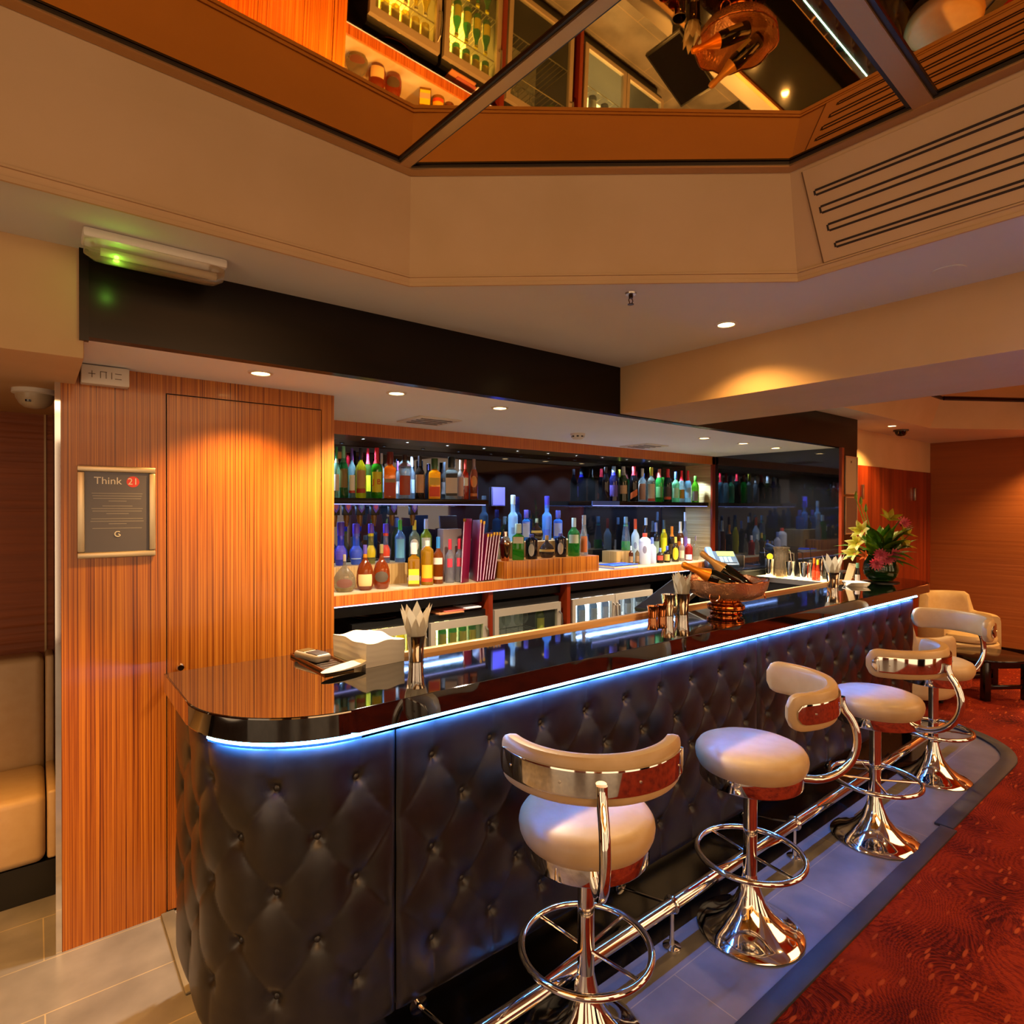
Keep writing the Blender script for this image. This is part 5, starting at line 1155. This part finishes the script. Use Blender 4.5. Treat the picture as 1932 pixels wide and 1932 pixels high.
# napkins, cards and vase near the end of the bar
b = NB()
for k in range(5): q = bx(-.07, .07, -.07, .07, .006*k, .006*k+.005, .001); xform(q, Matrix.Rotation(.12*k, 4, 'Z')); tm = bpy.data.meshes.new('t'); q.to_mesh(tm); b.from_mesh(tm); q.free(); bpy.data.meshes.remove(tm)
tag_loc(finish('napkin_stack', b, M_PAPER), 'low pile of cream paper napkins beside the far napkin cup', 'napkins', (4.86, 1.93, BT), .4)
def tent(label, x, y, rz, h=.15, c_='#c8a878'):
    b = NB(); vs = [b.verts.new(p) for p in ((-.05, -.045, 0), (.05, -.045, 0), (.05, 0, h), (-.05, 0, h), (-.05, .045, 0), (.05, .045, 0))]; b.faces.new((vs[0], vs[1], vs[2], vs[3])); b.faces.new((vs[3], vs[2], vs[5], vs[4])); bmesh.ops.solidify(b, geom=b.faces[:], thickness=.002); return tag_loc(finish('tent_card', b, col(c_, .6), smooth=0), label, 'card', (x, y, BT+.002), rz)
tent('cream folded tent card standing left of the flower vase', 5.02, 2.02, .9)
t = thing('payment_terminal', 'small black till box with steel edge on the bar end left of the flowers', 'till', (5.13, 2.17, BT), .1)
finish('body', bx(-.10, .10, -.06, .06, 0, .075, .004), M_BLK, t); finish('edge', bx(-.10, .10, -.062, -.06, .066, .073), M_STEEL, t)
bottle('small dark bottle with a patterned label between the tent card and the vase', 1619, 1062, 11, 1.96, BT, 'soda', '#241a18', .6, cap='#5c8c70', lab='#b8a8a0', name='sauce_bottle')
VX, VY = 5.253, 1.905
g = gl('#5c9a5c', .10); b = lathe(NB(), [(0, 0), (.05, 0), (.085, .012), (.115, .05), (.125, .095), (.118, .145), (.10, .185), (.096, .185), (.113, .145), (.120, .095), (.11, .05), (.08, .016), (0, .008)], 40)
vz = tag_loc(finish('glass_vase', b, g), 'round clear glass vase of flowers on the far end of the bar', 'vase', (VX, VY, BT+.006))
finish('water', lathe(NB(), [(0, .012), (.08, .018), (.108, .05), (.117, .095), (.113, .135), (0, .135)], 36), gl('#6c9a5c', .15), vz)
tag_loc(finish('coaster', lathe(NB(), [(0, 0), (.13, 0), (.13, .005), (0, .005)], 36), M_BLK), 'round black coaster under the flower vase', 'coaster', (VX, VY, BT+.0003))
bq = thing('bouquet', 'bouquet of green and yellow lilies with pink gerberas and broad leaves in the vase', 'flowers', (VX, VY, BT+.16))
M_LEAF = noisy('dark_leaf', '#356014', '#5c8c24', 30, .4); M_LEAF2 = noisy('bright_leaf', '#5c7c14', '#8a9c20', 30, .45); M_LILY = noisy('yellow_green_petal', '#b0b020', '#c8a828', 20, .5); M_PINK = noisy('pink_petal', '#d84c6c', '#e87c84', 30, .55); M_ORNG = col('#d8701c', .5)
def leaf_bm(L, W, bend, n=10):
    b = NB(); rows = []
    for i in range(n+1):
        f = i/n; wd = W*math.sin(PI*min(1, f**.8))*.5+.0004; z = f*L-bend*0; x = bend*f*f*L
        rows.append([b.verts.new((x, -wd, z*(1-.25*abs(bend)*f))), b.verts.new((x-wd*.25, 0, z*(1-.25*abs(bend)*f))), b.verts.new((x, wd, z*(1-.25*abs(bend)*f)))])
    for r0, r1 in zip(rows, rows[1:]):
        for j in range(2): b.faces.new((r0[j], r0[j+1], r1[j+1], r1[j]))
    bmesh.ops.solidify(b, geom=b.faces[:], thickness=.001); return b
rg = random.Random(4); VA = math.atan2(-VY, -VX)
for k in range(48):
    a = rg.uniform(0, 2*PI); tilt = rg.uniform(.1, 1.35); L = rg.uniform(.22, .34)
    o = finish('leaf', leaf_bm(L, rg.uniform(.07, .11), rg.uniform(.1, .5)), M_LEAF if k % 3 else M_LEAF2, bq, smooth=60)
    o.rotation_euler = (0, tilt, a); o.location = (.03*math.cos(a), .03*math.sin(a), rg.uniform(.0, .10))
def flower(name, pos, dirv, petals, L, W, m, bend, cm, cr):
    b = NB()
    for ring in range(2 if petals > 8 else 1):
        for k in range(petals):
            q = leaf_bm(L*(1-.2*ring), W, bend, 6); xform(q, Matrix.Rotation(2*PI*(k+.5*ring)/petals, 4, 'Z') @ Matrix.Rotation(.95-.25*ring if petals > 8 else .6, 4, 'Y')); tm = bpy.data.meshes.new('t'); q.to_mesh(tm); b.from_mesh(tm); q.free(); bpy.data.meshes.remove(tm)
    o = finish(name, b, m, bq, smooth=60); o.location = pos; o.rotation_euler = Vector(dirv).to_track_quat('Z', 'Y').to_euler()
    finish('flower_centre', lathe(NB(), [(0, 0), (cr, .002), (cr*.9, .012), (0, .018)], 16), cm, o)
    return o
fw = (-.78*0-.62*0+math.cos(VA), math.sin(VA)); rt_ = (_r.x, _r.y)
def bp_(s, d_, z): return (rt_[0]*s+fw[0]*d_, rt_[1]*s+fw[1]*d_, z)
for s, d_, z, in ((-.17, .05, .14), (-.14, .08, .24), (.16, .05, .13), (.17, .02, .22), (.06, .0, .33), (-.20, .02, .06)):
    flower('lily', bp_(s, d_, z), (rt_[0]*s*4+fw[0]*.5, rt_[1]*s*4+fw[1]*.5, .5), 6, .11, .045, M_LILY, .35, col('#c86418', .5), .008)
for s, d_, z in ((-.03, .14, .0), (.05, .13, .04), (.10, .10, .07), (.17, .0, .30), (.0, .12, .07)):
    flower('gerbera', bp_(s, d_, z), (fw[0]+rt_[0]*s*2, fw[1]+rt_[1]*s*2, -.15 if z < .1 else .5), 14, .065, .02, M_PINK, .1, col('#8c2038', .6), .014)
flower('orange_flower', bp_(-.11, .13, .06), (fw[0]-rt_[0], fw[1]-rt_[1], .2), 6, .07, .02, M_ORNG, .1, M_ORNG, .006)
for k, (s, z) in enumerate(((-.16, .46), (-.20, .50), (-.12, .40))):
    q = tube(NB(), [bp_(-.02, 0, .02), bp_(s*.6, 0, z*.55), bp_(s, 0, z)], [.004, .004, .003], 6); o = finish('tall_stem', q, M_LEAF2, bq)
    q = lathe(NB(), [(0, 0), (.010, .012), (.013, .03), (.008, .055), (0, .075)], 12); xform(q, Matrix.Translation(bp_(s, 0, z-.01))); finish('bud', q, M_LEAF2, o)

# ------------------------------------------------------------------ banquette in the alcove
t = thing('banquette', 'cream leather banquette on a black plinth in the alcove at the left', 'bench', (-1.4, 3.55, 0))
def cushion(bm, x0, x1, y0, y1, z0, z1, bev=.03): return box(bm, x0, x1, y0, y1, z0, z1, bev, 4)
finish('plinth', bx(-1.5, 1.465, -.25, .32, 0, .16), pm('black_plinth', '#0b0a09', .25), t)
finish('seat', cushion(NB(), -1.5, 1.432, -.27, .16, .163, .46, .035), M_CREAM, t)
finish('seat', cushion(NB(), 1.437, 1.472, -.25, .16, .163, .46, .012), M_CREAM, t)
finish('backrest', cushion(NB(), -1.5, 1.432, .165, .325, .30, .975, .035), M_CREAM, t)
finish('backrest', cushion(NB(), 1.437, 1.472, .165, .325, .30, .975, .012), M_CREAM, t)

# ------------------------------------------------------------------ lounge furniture
def armchair(label, loc, rz):
    t = thing('armchair', label, 'armchair', loc, rz, 'white tub armchairs in the lounge')
    def tub(R0, R1, z0, zf, half, n=36):
        b = NB(); secs = []
        for i in range(n+1):
            a = math.radians(-half+2*half*i/n); zt = zf(abs(a)); pr = []
            for m in range(14):
                q = 2*PI*m/14; cx = math.copysign(abs(math.cos(q))**.5, math.cos(q)); cz = math.copysign(abs(math.sin(q))**.3, math.sin(q)); r = (R0+R1)/2+(R1-R0)/2*cx
                pr.append(b.verts.new((-r*math.cos(a), r*math.sin(a), (z0+zt)/2+(zt-z0)/2*cz)))
            secs.append(pr)
        for s0, s1 in zip(secs, secs[1:]):
            for m in range(14): b.faces.new((s0[m], s0[(m+1) % 14], s1[(m+1) % 14], s1[m]))
        b.faces.new(secs[0][::-1]); b.faces.new(secs[-1]); return b
    def sm(x, e0, e1): k = min(1, max(0, (x-e0)/(e1-e0))); return k*k*(3-2*k)
    finish('shell', tub(.25, .355, .075, lambda a: .80-.20*sm(a, .82, 1.02), 128), M_CREAM, t)
    finish('seat_base', lathe(NB(), [(0, .075), (.31, .075), (.325, .09), (.325, .33), (.31, .345), (0, .345)], 40, (.06, 0, 0), 1, .92), M_CREAM, t)
    finish('seat_cushion', lathe(NB(), [(0, .345), (.29, .347), (.312, .36), (.316, .39), (.30, .42), (.22, .435), (0, .44)], 40, (.07, 0, 0), 1, .86), M_CREAM, t)
    for a in (45, 135, 225, 315):
        a = math.radians(a); f = finish('foot', lathe(NB(), [(0, 0), (.022, 0), (.028, .03), (.02, .078), (0, .078)], 16), M_BLK, t); f.location = (.24*math.cos(a), .24*math.sin(a), 0)
    return t
ac = armchair('white leather tub armchair facing the coffee table, back to the far corner', (7.62, 2.02, .0065), math.radians(-132))
copy_thing(ac, 'white leather tub armchair half hidden behind the end of the bar', (6.13, 2.0, .0065), math.radians(-28))
t = thing('coffee_table', 'low dark wood coffee table with rounded top in front of the white armchair', 'table', (6.83, 1.57, .0065), math.radians(-35))
pts = [((.27 if abs(math.cos(a)) > .01 else .27)*math.copysign(abs(math.cos(a))**.75, math.cos(a))*1.1, .27*math.copysign(abs(math.sin(a))**.75, math.sin(a))) for a in [2*PI*i/48 for i in range(48)]]
M_TBL = pm('black_stained_wood', '#0e0908', .14)
finish('tabletop', prism(NB(), pts, .345, .37, .005), M_TBL, t)
finish('apron', bx(-.19, .19, -.17, .17, .28, .346), M_TBL, t)
for x in (-.19, .19):
    for y in (-.17, .17): finish('leg', bx(x-.028, x+.028, y-.028, y+.028, 0, .345, .003), M_TBL, t)
for y in (-.17, .17): finish('stretcher', bx(-.17, .17, y-.014, y+.014, .10, .135, .003), M_TBL, t)
